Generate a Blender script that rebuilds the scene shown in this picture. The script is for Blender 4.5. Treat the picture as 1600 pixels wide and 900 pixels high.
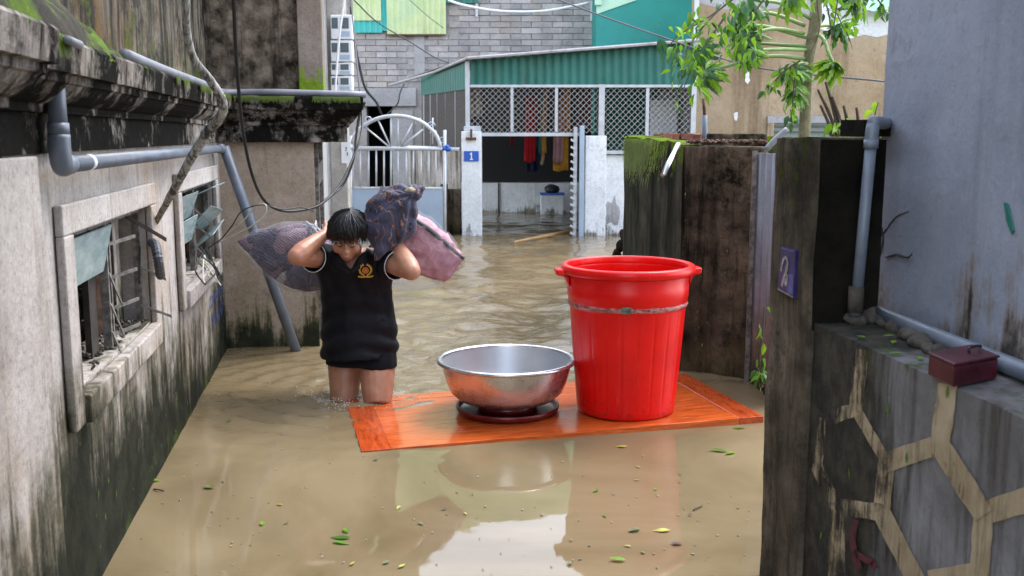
import bpy, bmesh, math, random
import numpy as np
from mathutils import Vector, Matrix, Euler, noise as mnoise
V = Vector
random.seed(7)
for _o in list(bpy.data.objects): bpy.data.objects.remove(_o)
sc = bpy.context.scene
col = sc.collection
# ------------------------------------------------------------------ camera, sky, sun, exposure
H, FPX, TH = 1.4, 1556.0, math.atan(240 / 1556.0)
cam = bpy.data.objects.new('camera', bpy.data.cameras.new('camera')); col.objects.link(cam)
cam.location = (0, 0, H); cam.rotation_euler = (math.pi / 2 - TH, 0, 0)
cam.data.sensor_width = 36; cam.data.lens = 36 * FPX / 1600
cam.data.clip_start = .05; cam.data.clip_end = 1500
cam.data.dof.use_dof = True; cam.data.dof.focus_distance = 5.2; cam.data.dof.aperture_fstop = 7.0
sc.camera = cam
SUN_EL, SUN_AZ = math.radians(60), math.radians(52)      # azimuth measured from +Y (view direction) towards +X
w = bpy.data.worlds.new('World'); sc.world = w; w.use_nodes = True
wn = w.node_tree; bg = wn.nodes['Background']
sky = wn.nodes.new('ShaderNodeTexSky'); sky.sky_type = 'NISHITA'; sky.sun_disc = False
sky.sun_elevation = SUN_EL; sky.sun_rotation = SUN_AZ; sky.dust_density = .8; sky.air_density = 1.0; sky.altitude = 0
hs = wn.nodes.new('ShaderNodeHueSaturation'); hs.inputs['Saturation'].default_value = .45
wn.links.new(sky.outputs[0], hs.inputs['Color']); wn.links.new(hs.outputs[0], bg.inputs[0])
bg.inputs[1].default_value = .15
sun = bpy.data.objects.new('sun', bpy.data.lights.new('sun', 'SUN')); col.objects.link(sun)
sun.data.energy = .55; sun.data.angle = math.radians(25); sun.data.color = (1, .95, .88)
sd = V((math.sin(SUN_AZ) * math.cos(SUN_EL), math.cos(SUN_AZ) * math.cos(SUN_EL), math.sin(SUN_EL)))
sun.rotation_euler = sd.to_track_quat('Z', 'Y').to_euler(); sun.location = sd * 30
vs = sc.view_settings; vs.view_transform = 'Standard'; vs.look = 'None'; vs.gamma = 1; vs.use_curve_mapping = False
vs.exposure = 2.5
sc.cycles.max_bounces = 8; sc.cycles.transparent_max_bounces = 12; sc.cycles.use_denoising = True
sc.cycles.sample_clamp_indirect = 6
# ------------------------------------------------------------------ geometry helpers
cT, sT = math.cos(TH), math.sin(TH)
CAM = V((0, 0, H))
def ray(px, py):
    r, u = (px - 800) / FPX, (450 - py) / FPX
    return V((r, cT + u * sT, -sT + u * cT))
def at(px, py, Y): d = ray(px, py); return CAM + d * (Y / d.y)
def onz(px, py, z=0.0): d = ray(px, py); return CAM + d * ((z - H) / d.z)
def onpl(px, py, p, n): d = ray(px, py); return CAM + d * ((p - CAM).dot(n) / d.dot(n))
def cr(pts, n=6):
    pts = [V(p) for p in pts]; q = [pts[0] * 2 - pts[1]] + pts + [pts[-1] * 2 - pts[-2]]; out = []
    for i in range(1, len(q) - 2):
        a, b, c, d = q[i - 1], q[i], q[i + 1], q[i + 2]
        for k in range(n):
            t = k / n
            out.append(.5 * ((2 * b) + (c - a) * t + (2 * a - 5 * b + 4 * c - d) * t * t + (3 * b - a - 3 * c + d) * t ** 3))
    out.append(pts[-1]); return out
def lerp(a, b, t): return a + (b - a) * t
def nz(p, s=1.0, o=0.0): return mnoise.noise(V(p) * s + V((o, o * 1.7, o * .3)))
def world_m(o):
    M = Matrix.LocRotScale(o.location, o.rotation_euler, o.scale)
    return world_m(o.parent) @ M if o.parent else M
class MB:
    def __init__(s): s.v = []; s.f = []
    def add(s, vs_, fs):
        k = len(s.v); s.v += [V(p) for p in vs_]; s.f += [tuple(i + k for i in f) for f in fs]; return s
    def hexa(s, p):                      # 8 points: bottom ring 0-3, top ring 4-7
        return s.add(p, [(3, 2, 1, 0), (4, 5, 6, 7), (0, 1, 5, 4), (1, 2, 6, 5), (2, 3, 7, 6), (3, 0, 4, 7)])
    def box(s, a, b):
        x0, y0, z0 = a; x1, y1, z1 = b
        return s.hexa([(x0, y0, z0), (x1, y0, z0), (x1, y1, z0), (x0, y1, z0), (x0, y0, z1), (x1, y0, z1), (x1, y1, z1), (x0, y1, z1)])
    def obox(s, c, ax, ay, az):          # centre and three half vectors
        c, ax, ay, az = V(c), V(ax), V(ay), V(az)
        return s.hexa([c - ax - ay - az, c + ax - ay - az, c + ax + ay - az, c - ax + ay - az, c - ax - ay + az, c + ax - ay + az, c + ax + ay + az, c - ax + ay + az])
    def rings(s, rs, cap=True, closed=True):
        n = len(rs[0]); k = len(s.v)
        for r in rs: s.v += [V(p) for p in r]
        for i in range(len(rs) - 1):
            for j in range(n if closed else n - 1):
                a, b = k + i * n + j, k + i * n + (j + 1) % n
                s.f.append((a, b, b + n, a + n))
        if cap and closed:
            s.f.append(tuple(k + j for j in reversed(range(n)))); s.f.append(tuple(k + (len(rs) - 1) * n + j for j in range(n)))
        return s
    def tube(s, pts, r, seg=8, cap=True, flat=1.0):
        pts = [V(p) for p in pts]; m = len(pts); rr = r if isinstance(r, (list, tuple)) else [r] * m
        if len(rr) != m: rr = [np.interp(i / (m - 1), np.linspace(0, 1, len(rr)), rr) for i in range(m)]
        rs = []; up = None
        for i, p in enumerate(pts):
            t = (pts[min(i + 1, m - 1)] - pts[max(i - 1, 0)]).normalized()
            if up is None: up = t.orthogonal().normalized()
            a = (up - t * up.dot(t)); a = a.normalized() if a.length > 1e-6 else t.orthogonal().normalized(); up = a; b = t.cross(a)
            rs.append([p + a * (rr[i] * math.cos(2 * math.pi * j / seg)) + b * (rr[i] * flat * math.sin(2 * math.pi * j / seg)) for j in range(seg)])
        return s.rings(rs, cap)
    def capsule(s, a, b, ra, rb, seg=12):
        a, b = V(a), V(b); t = (b - a); L = t.length; t = t.normalized() if L > 1e-6 else V((0, 0, 1)); pts = []; rr = []
        for k in range(4): th = math.pi / 2 * (1 - (k + .15) / 4); pts.append(a - t * ra * math.sin(th)); rr.append(ra * math.cos(th))
        for k in range(4): th = math.pi / 2 * k / 4 + .05; pts.append(b + t * rb * math.sin(th)); rr.append(rb * math.cos(th))
        return s.tube(pts, rr, seg)
    def ball(s, c, r, M=None, seg=14, n=9):
        c = V(c); r = (r, r, r) if not isinstance(r, (tuple, list)) else r; rs = []
        for i in range(n):
            th = math.pi * (i + .3) / (n - .4); ring = []
            for j in range(seg):
                ph = 2 * math.pi * j / seg; p = V((r[0] * math.sin(th) * math.cos(ph), r[1] * math.sin(th) * math.sin(ph), -r[2] * math.cos(th)))
                ring.append(c + (M @ p if M else p))
            rs.append(ring)
        return s.rings(rs)
    def lathe(s, c, prof, seg=48, fn=None, cap=True):
        c = V(c); rs = []
        for (r, z) in prof:
            rs.append([c + V(((r + (fn(j / seg, r, z) if fn else 0)) * math.cos(2 * math.pi * j / seg), (r + (fn(j / seg, r, z) if fn else 0)) * math.sin(2 * math.pi * j / seg), z)) for j in range(seg)])
        return s.rings(rs, cap=cap)
    def poly(s, pts): k = len(s.v); s.v += [V(p) for p in pts]; s.f.append(tuple(range(k, k + len(pts)))); return s
    def prism(s, pts, off):
        n = len(pts); a = [V(p) for p in pts]; b = [p + V(off) for p in a]
        return s.add(a + b, [tuple(reversed(range(n))), tuple(range(n, 2 * n))] + [(i, (i + 1) % n, n + (i + 1) % n, n + i) for i in range(n)])
    def grid(s, fn, nu, nv):
        k = len(s.v)
        for i in range(nu + 1):
            for j in range(nv + 1): s.v.append(V(fn(i / nu, j / nv)))
        for i in range(nu):
            for j in range(nv):
                a = k + i * (nv + 1) + j; s.f.append((a, a + nv + 1, a + nv + 2, a + 1))
        return s
    def jitter(s, amp, sc_=6.0, o=0.0):
        for p in s.v:
            q = p.copy(); p.x += amp * nz(q, sc_, o); p.y += amp * nz(q, sc_, o + 9); p.z += amp * nz(q, sc_, o + 23)
        return s
    def build(s, name, mat, parent=None, smooth=False, bevel=0, local=False, solid=0, fixn=True, sub=0):
        me = bpy.data.meshes.new(name); vv = s.v
        if parent is not None and not local: Mi = world_m(parent).inverted(); vv = [Mi @ p for p in vv]
        me.from_pydata([tuple(p) for p in vv], [], s.f); me.validate()
        if fixn:
            bm = bmesh.new(); bm.from_mesh(me); bmesh.ops.recalc_face_normals(bm, faces=bm.faces); bm.to_mesh(me); bm.free()
        me.materials.append(mat)
        if smooth: me.polygons.foreach_set('use_smooth', [True] * len(me.polygons))
        o = bpy.data.objects.new(name, me); col.objects.link(o); o.parent = parent
        if solid: m = o.modifiers.new('s', 'SOLIDIFY'); m.thickness = solid; m.offset = 0
        if bevel: m = o.modifiers.new('b', 'BEVEL'); m.width = bevel; m.segments = 2; m.limit_method = 'ANGLE'; m.angle_limit = math.radians(40)
        if sub: m = o.modifiers.new('u', 'SUBSURF'); m.levels = sub; m.render_levels = sub
        return o
def tag(o, label, cat=None, group=None, kind=None):
    if label: o['label'] = label
    if cat: o['category'] = cat
    if group: o['group'] = group
    if kind: o['kind'] = kind
    return o
def thing(name, label, cat, loc=(0, 0, 0), rot=(0, 0, 0), group=None):
    o = bpy.data.objects.new(name, None); col.objects.link(o); o.location = loc; o.rotation_euler = rot; o.empty_display_size = .1
    return tag(o, label, cat, group)
def struct(o): o['kind'] = 'structure'; return o
def stuff(o): o['kind'] = 'stuff'; return o
def share(src, name, parent=None, M=None):
    o = bpy.data.objects.new(name, src.data if hasattr(src, 'data') else src); col.objects.link(o); o.parent = parent
    if M is not None: o.matrix_basis = (world_m(parent).inverted() @ M) if parent else M
    return o
def remesh(o, voxel, smooth=6):
    m = o.modifiers.new('r', 'REMESH'); m.mode = 'VOXEL'; m.voxel_size = voxel
    if smooth: m2 = o.modifiers.new('sm', 'SMOOTH'); m2.iterations = smooth; m2.factor = .5
    dg = bpy.context.evaluated_depsgraph_get(); dg.update()
    me = bpy.data.meshes.new_from_object(o.evaluated_get(dg)); old = o.data
    o.modifiers.clear(); mt = old.materials[0]; o.data = me
    if not me.materials: me.materials.append(mt)
    me.polygons.foreach_set('use_smooth', [True] * len(me.polygons)); bpy.data.meshes.remove(old); return o
# ------------------------------------------------------------------ material helpers
class NT:
    def __init__(s, name):
        s.m = bpy.data.materials.new(name); s.m.use_nodes = True; s.t = s.m.node_tree; s.b = s.t.nodes['Principled BSDF']; s.o = s.t.nodes['Material Output']
    def put(s, sock, v):
        if isinstance(v, bpy.types.NodeSocket): s.t.links.new(v, sock)
        elif isinstance(v, (tuple, list)) and sock.type == 'RGBA' and len(v) == 3: sock.default_value = (*v, 1)
        else: sock.default_value = v
    def node(s, t, out=0, props=None, **ins):
        n = s.t.nodes.new('ShaderNode' + t)
        for k, v in (props or {}).items(): setattr(n, k, v)
        for k, v in ins.items(): s.put(n.inputs[int(k[1:]) if k[0] == '_' else k], v)
        return n.outputs[out]
    def pos(s, sc_=(1, 1, 1), off=(0, 0, 0)):
        p = s.node('NewGeometry'); return s.node('VectorMath', props=dict(operation='MULTIPLY_ADD'), _0=p, _1=tuple(sc_), _2=tuple(off))
    def obj(s, sc_=(1, 1, 1)):
        p = s.node('TexCoord', out=3); return s.node('VectorMath', props=dict(operation='MULTIPLY'), _0=p, _1=tuple(sc_))
    def noise(s, vec, scale=5., detail=4., rough=.55, dist=0.):
        return s.node('TexNoise', Vector=vec, Scale=scale, Detail=detail, Roughness=rough, Distortion=dist)
    def ramp(s, fac, stops, interp='LINEAR'):
        n = s.t.nodes.new('ShaderNodeValToRGB'); e = n.color_ramp.elements; n.color_ramp.interpolation = interp
        while len(e) < len(stops): e.new(.5)
        for el, (p, c) in zip(e, stops): el.position = p; el.color = (c, c, c, 1) if isinstance(c, (int, float)) else (*c, 1)
        s.put(n.inputs[0], fac); return n.outputs[0]
    def mix(s, f, a, b, mode='MIX'):
        n = s.t.nodes.new('ShaderNodeMix'); n.data_type = 'RGBA'; n.blend_type = mode; n.clamp_factor = True
        s.put(n.inputs[0], f); s.put(n.inputs[6], a); s.put(n.inputs[7], b); return n.outputs[2]
    def math(s, op, a, b=0., c=None):
        n = s.t.nodes.new('ShaderNodeMath'); n.operation = op; s.put(n.inputs[0], a); s.put(n.inputs[1], b)
        if c is not None: s.put(n.inputs[2], c)
        return n.outputs[0]
    def z(s): return s.node('SeparateXYZ', out=2, _0=s.node('NewGeometry'))
    def set(s, **k):
        for a, v in k.items(): s.put(s.b.inputs[a.replace('_', ' ')], v)
        return s.m
    def bump(s, h, strength=.4, dist=.01): s.put(s.b.inputs['Normal'], s.node('Bump', Height=h, Strength=strength, Distance=dist))
def plain(name, c, rough=.6, metal=0., var=.15, scale=12., bump=.15, spec=.5):
    n = NT(name); p = n.pos(); f = n.noise(p, scale, 5, .65); g = n.noise(p, scale * 9, 3)
    c2 = tuple(x * (1 - var * 2.2) for x in c)
    n.set(Base_Color=n.mix(n.ramp(f, [(.35, 0.), (.65, 1.)]), c2, c), Roughness=n.math('MULTIPLY_ADD', f, .25, rough - .12), Metallic=metal, Specular_IOR_Level=spec)
    if bump: n.bump(g, bump, .004)
    return n.m
def plaster(name, a, b, streak=(.06, .055, .045), st=(.52, .66), low=(.02, .025, .015), lowz=0., lowsoft=.35, lowv=1.2, moss=None, mst=(.58, .66), mossz=None, dark=None, dst=(.55, .7),
            rough=.85, bump=.5, ms=3., ss=5., seed=0., tint=None, spec=.15, fine=1., rnd=0.):
    """weathered render: mottling a-b, vertical run stains, algae near the waterline, moss"""
    n = NT(name); p = n.pos(off=(seed, seed * .7, seed * .3)); q = n.pos((1, 1, .09), (seed, seed, 0))
    m = n.noise(p, ms, 6, .62); c = n.mix(n.ramp(m, [(.36, 0.), (.64, 1.)]), a, b)
    if tint: c = n.mix(n.ramp(n.noise(p, 1.3, 5, .6), [(.5, 0.), (.68, .8)]), c, tint)
    sn = n.noise(q, ss, 7, .7); sf = n.noise(q, ss * 4.5, 5, .7)
    if dark: c = n.mix(n.ramp(n.math('MULTIPLY_ADD', n.noise(p, 14, 5, .7), .35, n.math('MULTIPLY', n.noise(p, 2.2, 6, .7), .65)), [(dst[0], 0.), (dst[1], .985)]), c, dark)
    c = n.mix(n.ramp(n.math('ADD', n.math('MULTIPLY', sn, .7), n.math('MULTIPLY', sf, .3)), [(st[0], 0.), (st[1], .97)]), c, streak)
    if lowz is not None:
        z = n.math('ADD', n.z(), n.math('MULTIPLY', n.math('SUBTRACT', n.noise(p, .9, 2, .5), .5), -lowv)); zz = n.math('ADD', z, n.math('ADD', n.math('MULTIPLY', n.math('SUBTRACT', n.math('ADD', n.math('MULTIPLY', sn, .6), n.math('MULTIPLY', sf, .4)), .5), -1.5), n.math('MULTIPLY', n.math('SUBTRACT', n.noise(p, 6, 6, .7), .5), -.7)))
        f = n.node('MapRange', Value=zz, _1=lowz - lowsoft, _2=lowz + lowsoft, _3=1., _4=0.)
        c = n.mix(n.ramp(f, [(.05, 0.), (.45, .8)]), c, tuple(min(.2, x * m_) for x, m_ in zip(low, (9, 7, 6)))); c = n.mix(n.ramp(f, [(.35, 0.), (.7, .985)]), c, n.mix(n.ramp(n.noise(p, 9, 4), [(.4, 0.), (.6, 1.)]), low, tuple(x * 2.2 for x in low)))
    if moss:
        mf = n.noise(p, 5.5, 7, .72)
        if mossz: mf = n.math('ADD', mf, n.node('MapRange', Value=n.math('ADD', n.z(), n.math('MULTIPLY', n.math('SUBTRACT', sf, .5), .5)), _1=mossz[0], _2=mossz[1], _3=-.3, _4=mossz[2]))
        c = n.mix(n.ramp(mf, [(mst[0], 0.), (mst[1], .95)]), c, n.mix(n.noise(p, 40, 3), tuple(x * .35 for x in moss), tuple(x * 1.35 for x in moss)))
    fz = n.math('ADD', n.math('MULTIPLY', n.noise(p, 70, 6, .8), .6), n.math('MULTIPLY', n.noise(p, 21, 6, .75), .4))
    c = n.mix(fine, c, n.ramp(fz, [(.34, .5), (.47, .93), (.56, 1.05), (.68, 1.3)]), 'MULTIPLY')
    if rnd: c = n.mix(1., c, n.ramp(n.node('ObjectInfo', out=5), [(0., (1 - rnd, 1 - rnd, 1 - rnd)), (.5, (1., .97, .93)), (1., (1 + rnd, 1 + rnd * .9, 1 + rnd * .8))]), 'MULTIPLY')
    n.set(Base_Color=c, Roughness=rough, Specular_IOR_Level=spec)
    h = n.math('ADD', n.math('MULTIPLY', n.noise(p, 45, 6, .7), .6), n.math('MULTIPLY', m, .6)); n.bump(h, bump, .012)
    return n.m
def leafmat(name, c, tr=.35):
    n = NT(name); p = n.pos(); oi = n.node('ObjectInfo', out=5)
    cc = n.mix(n.ramp(n.noise(p, 7, 4), [(.35, 0.), (.65, 1.)]), tuple(x * .5 for x in c), tuple(x * 1.3 for x in c))
    cc = n.mix(n.math('MULTIPLY', oi, .5), cc, (c[0] * 1.8, c[1] * 1.35, c[2] * .7))
    n.set(Base_Color=cc, Roughness=.45, Specular_IOR_Level=.4)
    t = n.node('BsdfTranslucent', Color=cc); mx = n.t.nodes.new('ShaderNodeMixShader'); mx.inputs[0].default_value = tr
    n.t.links.new(n.b.outputs[0], mx.inputs[1]); n.t.links.new(t, mx.inputs[2]); n.t.links.new(mx.outputs[0], n.o.inputs[0]); return n.m
MOSS = (.13, .20, .012)
M = dict(
    wall_l=plaster('left_render', (.34, .305, .28), (.49, .455, .43), streak=(.17, .125, .085), st=(.54, .71), low=(.008, .009, .005), lowz=.33, lowsoft=.32, lowv=1.0, tint=(.36, .27, .195), dark=(.20, .155, .11), dst=(.565, .71), moss=(.05, .08, .010), mst=(.60, .72), mossz=(.45, -.05, .12), ms=2.2, bump=.6),
    wall_r=plaster('return_render', (.32, .25, .185), (.44, .365, .29), streak=(.20, .125, .08), st=(.55, .72), low=(.014, .016, .009), lowz=.14, lowsoft=.2, lowv=.3, tint=(.31, .235, .145), dark=(.13, .085, .05), dst=(.58, .70), moss=(.05, .07, .01), mst=(.62, .74), mossz=(.3, -.05, .12), seed=3.),
    cornice=plaster('cornice_render', spec=.04, a=(.15, .125, .105), b=(.42, .38, .34), streak=(.012, .011, .009), st=(.50, .60), lowz=None, dark=(.005, .005, .004), dst=(.42, .51), moss=(.09, .16, .01), mst=(.62, .68), mossz=(1.5, 1.66, .09), seed=8., ss=4.5, ms=4., bump=.8),
    upper=plaster('upper_wall_render', (.09, .075, .055), (.23, .195, .15), streak=(.014, .013, .011), st=(.46, .57), lowz=None, dark=(.018, .017, .014), dst=(.47, .58), moss=(.07, .09, .008), mst=(.52, .60), mossz=(2.35, 1.66, .06), tint=(.13, .065, .016), seed=14., ss=6., bump=.8),
    panel=plaster('blackened_panel', spec=.04, a=(.045, .036, .026), b=(.25, .20, .155), streak=(.014, .012, .010), st=(.5, .62), lowz=None, dark=(.010, .009, .007), dst=(.47, .58), moss=(.05, .06, .01), mst=(.62, .7), seed=21., ms=9.),
    pilaster=plaster('upper_pilaster', (.24, .19, .15), (.32, .27, .23), streak=(.10, .085, .07), st=(.5, .7), lowz=None, moss=(.20, .32, .012), mst=(.46, .56), mossz=(2.05, 1.68, .12), seed=4.),
    dark_c=plaster('dark_mossy_concrete', spec=.04, a=(.016, .013, .009), b=(.165, .128, .088), streak=(.006, .006, .0045), st=(.49, .6), low=(.010, .010, .006), lowz=-.05, moss=(.05, .075, .008), mst=(.62, .74), mossz=(.9, 1.42, .06), seed=30., ms=1.6, dark=(.009, .008, .006), dst=(.49, .62)),
    moss_wall=plaster('moss_capped_wall', spec=.04, a=(.028, .028, .02), b=(.085, .08, .058), streak=(.012, .013, .009), st=(.47, .6), low=(.012, .013, .008), lowz=0., moss=(.12, .19, .008), mst=(.54, .64), mossz=(.8, 1.40, .16), seed=33., ms=4.),
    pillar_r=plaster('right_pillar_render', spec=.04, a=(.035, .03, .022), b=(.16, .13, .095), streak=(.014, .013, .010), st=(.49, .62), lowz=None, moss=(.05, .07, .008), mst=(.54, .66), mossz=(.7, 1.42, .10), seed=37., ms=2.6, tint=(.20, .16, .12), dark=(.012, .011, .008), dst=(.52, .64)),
    pillar_shade=plaster('right_pillar_shade_render', spec=.04, a=(.003, .003, .0025), b=(.014, .012, .009), streak=(.004, .004, .0035), st=(.5, .64), lowz=None, seed=38., ms=3.5),  # near-black copy of the pillar render, with shade put into its colour
    low_wall=None,
    house_r=plaster('blue_grey_render', (.225, .248, .30), (.295, .32, .38), streak=(.14, .143, .155), st=(.56, .8), low=(.022, .021, .018), lowz=.90, lowsoft=.16, lowv=.6, dark=(.12, .122, .13), dst=(.57, .72), seed=45., ms=2.2, bump=.5, ss=3., fine=.35),
    brown=plaster('brown_house_render', (.27, .195, .115), (.39, .30, .20), streak=(.13, .08, .045), st=(.51, .68), lowz=None, dark=(.13, .085, .05), dst=(.56, .72), seed=50., ms=.8, ss=1.6, bump=.3, tint=(.42, .35, .26)),
    white=plaster('white_limewash', (.62, .64, .66), (.76, .77, .78), streak=(.36, .33, .28), st=(.56, .74), low=(.10, .095, .075), lowz=-.02, lowsoft=.14, lowv=.3, dark=(.10, .09, .075), dst=(.655, .70), seed=55., ms=2., bump=.3),
    greyc=plaster('grey_cement', (.30, .295, .30), (.40, .395, .40), streak=(.18, .17, .16), st=(.55, .75), low=(.05, .048, .035), lowz=.05, dark=(.16, .155, .14), dst=(.58, .74), seed=60., ms=1.5, bump=.35),
    pole=plaster('spotted_concrete', (.30, .28, .25), (.42, .40, .36), streak=(.2, .17, .13), st=(.55, .75), low=(.06, .055, .04), lowz=.1, dark=(.05, .045, .035), dst=(.60, .68), seed=64., ms=3.),
    halfwall=plaster('stained_half_wall', (.38, .34, .30), (.56, .51, .48), streak=(.045, .035, .022), st=(.45, .6), low=(.03, .028, .018), lowz=.5, lowsoft=.2, seed=66., ms=2.),
    brick=plaster('grey_block', (.27, .26, .265), (.40, .385, .385), streak=(.3, .26, .22), st=(.6, .8), lowz=None, dark=(.17, .16, .155), dst=(.57, .72), seed=70., ms=2.8, tint=(.40, .335, .285), bump=.6, rnd=.2),
    mortar=plaster('grey_mortar', (.27, .255, .245), (.36, .345, .33), lowz=None, streak=(.17, .15, .14), seed=71., ms=3.),
    redbrick=plain('red_brick', (.30, .12, .075), .9, var=.25, scale=25),
    pvc=plain('grey_pvc', (.14, .165, .205), .42, var=.14, scale=9, bump=.05),
    pvc_l=plain('light_grey_pvc', (.22, .228, .26), .45, var=.12, scale=9, bump=.05),
    whitep=plain('white_plastic', (.72, .73, .74), .5, var=.06, bump=.05),
    steel=plain('galvanised_steel', (.55, .56, .57), .38, .75, var=.1, scale=20, bump=.05),
    chrome=plain('steel_tube', (.6, .6, .6), .22, .95, var=.05, bump=0),
    gate=plain('silver_paint', (.52, .54, .57), .4, .25, var=.1, scale=9, bump=.05),
    wire=plain('mesh_wire', (.46, .45, .43), .5, .3, var=.1, bump=0),
    rust=plain('rusted_iron', (.16, .085, .05), .85, .1, var=.3, scale=30),
    dirtywhite=plain('flaking_white_paint', (.24, .22, .195), .8, var=.35, scale=30),
    darkwood=plain('rotten_dark_wood', (.045, .034, .026), .85, var=.3, scale=25),
    black=plain('black_rubber', (.012, .012, .013), .5, var=.1, bump=0),
    cablegrey=plain('grey_cable', (.07, .075, .085), .5, var=.1, bump=0),
    whitewire=plain('cream_wire', (.55, .52, .45), .5, var=.1, bump=0),
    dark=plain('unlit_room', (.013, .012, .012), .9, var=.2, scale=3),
    teal=plaster('teal_sheet', (.013, .115, .09), (.02, .15, .118), streak=(.035, .075, .058), st=(.52, .72), lowz=None, dark=(.02, .06, .045), dst=(.6, .75), rough=.5, spec=.4, bump=.12, fine=.5, ss=4., seed=101.),
    tealwall=plain('teal_painted_wall', (.012, .27, .235), .6, var=.1, scale=1.2, bump=.1),
    mint=plain('pale_mint_sheet', (.42, .66, .50), .6, var=.06, scale=2, bump=.05),
    palegreen=plaster('faded_green_sheet', (.42, .52, .25), (.52, .58, .33), streak=(.28, .33, .16), st=(.54, .75), lowz=None, rough=.5, spec=.35, bump=.1, fine=.35, ss=3., seed=103., tint=(.36, .50, .32)),
    brightteal=plain('bright_teal_sheet', (.03, .40, .37), .45, var=.08, scale=3, bump=.05),
    greysheet=plaster('grey_corrugated_iron', (.11, .11, .125), (.20, .20, .225), streak=(.07, .055, .045), st=(.5, .7), lowz=0., low=(.03, .025, .02), rough=.5, spec=.5, bump=.12, fine=.5, seed=105.),
    blue=plain('enamel_blue', (.012, .09, .42), .35, var=.06, bump=0),
    bluepanel=plain('pale_blue_steel', (.34, .43, .54), .5, .1, var=.06, scale=3, bump=.05),
    mud=plaster('mud', (.045, .04, .034), (.10, .088, .072), lowz=None, streak=(.05, .04, .03), seed=80., ms=12., rough=.6, bump=1.),
    glass=None,
    leaf_a=leafmat('bright_leaf', (.17, .36, .02), .45), leaf_b=leafmat('mid_leaf', (.08, .22, .02), .4), leaf_d=leafmat('deep_leaf', (.03, .105, .03)),
    petiole=plain('pale_green_stalk', (.24, .36, .12), .5, var=.1, scale=8, bump=.05),
    trunk=plaster('papaya_bark', (.15, .14, .08), (.27, .24, .15), lowz=None, streak=(.10, .11, .05), seed=85., ms=14., ss=14.),
    twig=plain('dry_twig', (.09, .065, .045), .85, var=.25, scale=20),
    yleaf=plain('yellow_leaf', (.38, .36, .05), .5, var=.2, scale=30), oleaf=plain('olive_leaf', (.12, .15, .035), .5, var=.25, scale=30), bleaf=plain('brown_leaf', (.06, .042, .025), .6, var=.3, scale=30),
)
def glassmat():
    n = NT('frosted_louvre_glass'); p = n.pos((3, 3, 9)); f = n.noise(p, 3, 5, .6)
    n.set(Base_Color=n.mix(n.ramp(f, [(.4, 0.), (.65, 1.)]), (.27, .37, .38), (.42, .50, .50)), Roughness=.18, Specular_IOR_Level=.7, Alpha=.93); return n.m
M['glass'] = glassmat()
def lowwallmat():
    n = NT('low_wall_render'); p = n.pos(); q = n.pos((1, 1, .1)); m = n.noise(p, 2.6, 6, .65); st = n.noise(q, 9, 7, .7); fine = n.noise(q, 40, 5, .7)
    c = n.mix(n.ramp(m, [(.36, 0.), (.64, 1.)]), (.11, .104, .10), (.225, .222, .23))
    c = n.mix(n.ramp(n.math('ADD', n.math('MULTIPLY', st, .6), n.math('MULTIPLY', fine, .4)), [(.47, 0.), (.62, .85)]), c, (.038, .028, .021))
    y = n.node('SeparateXYZ', out=1, _0=n.node('NewGeometry'))                       # algae grown over the end by the pillar
    f = n.math('ADD', n.node('MapRange', Value=y, _1=2.02, _2=2.62, _3=-.25, _4=.38), n.math('ADD', n.math('MULTIPLY', st, .5), n.math('MULTIPLY', m, .5)))
    c = n.mix(n.ramp(f, [(.46, 0.), (.62, .96)]), c, n.mix(n.ramp(n.noise(p, 16, 5), [(.4, 0.), (.62, 1.)]), (.007, .007, .005), (.04, .035, .022)))
    c = n.mix(n.ramp(n.math('ADD', n.noise(p, 11, 6, .7), n.node('MapRange', Value=n.z(), _1=.55, _2=.9, _3=-.25, _4=.03)), [(.58, 0.), (.66, .9)]), c, (.035, .055, .006))
    n.set(Base_Color=c, Roughness=.8, Specular_IOR_Level=.3); n.bump(n.math('ADD', n.noise(p, 50, 6, .7), m), .5, .01); return n.m
M['low_wall'] = lowwallmat()
def clearglass():
    n = NT('dark_window_glass'); n.set(Base_Color=(.06, .09, .10), Roughness=.12, Specular_IOR_Level=.8); return n.m
M['pane'] = clearglass()
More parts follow.
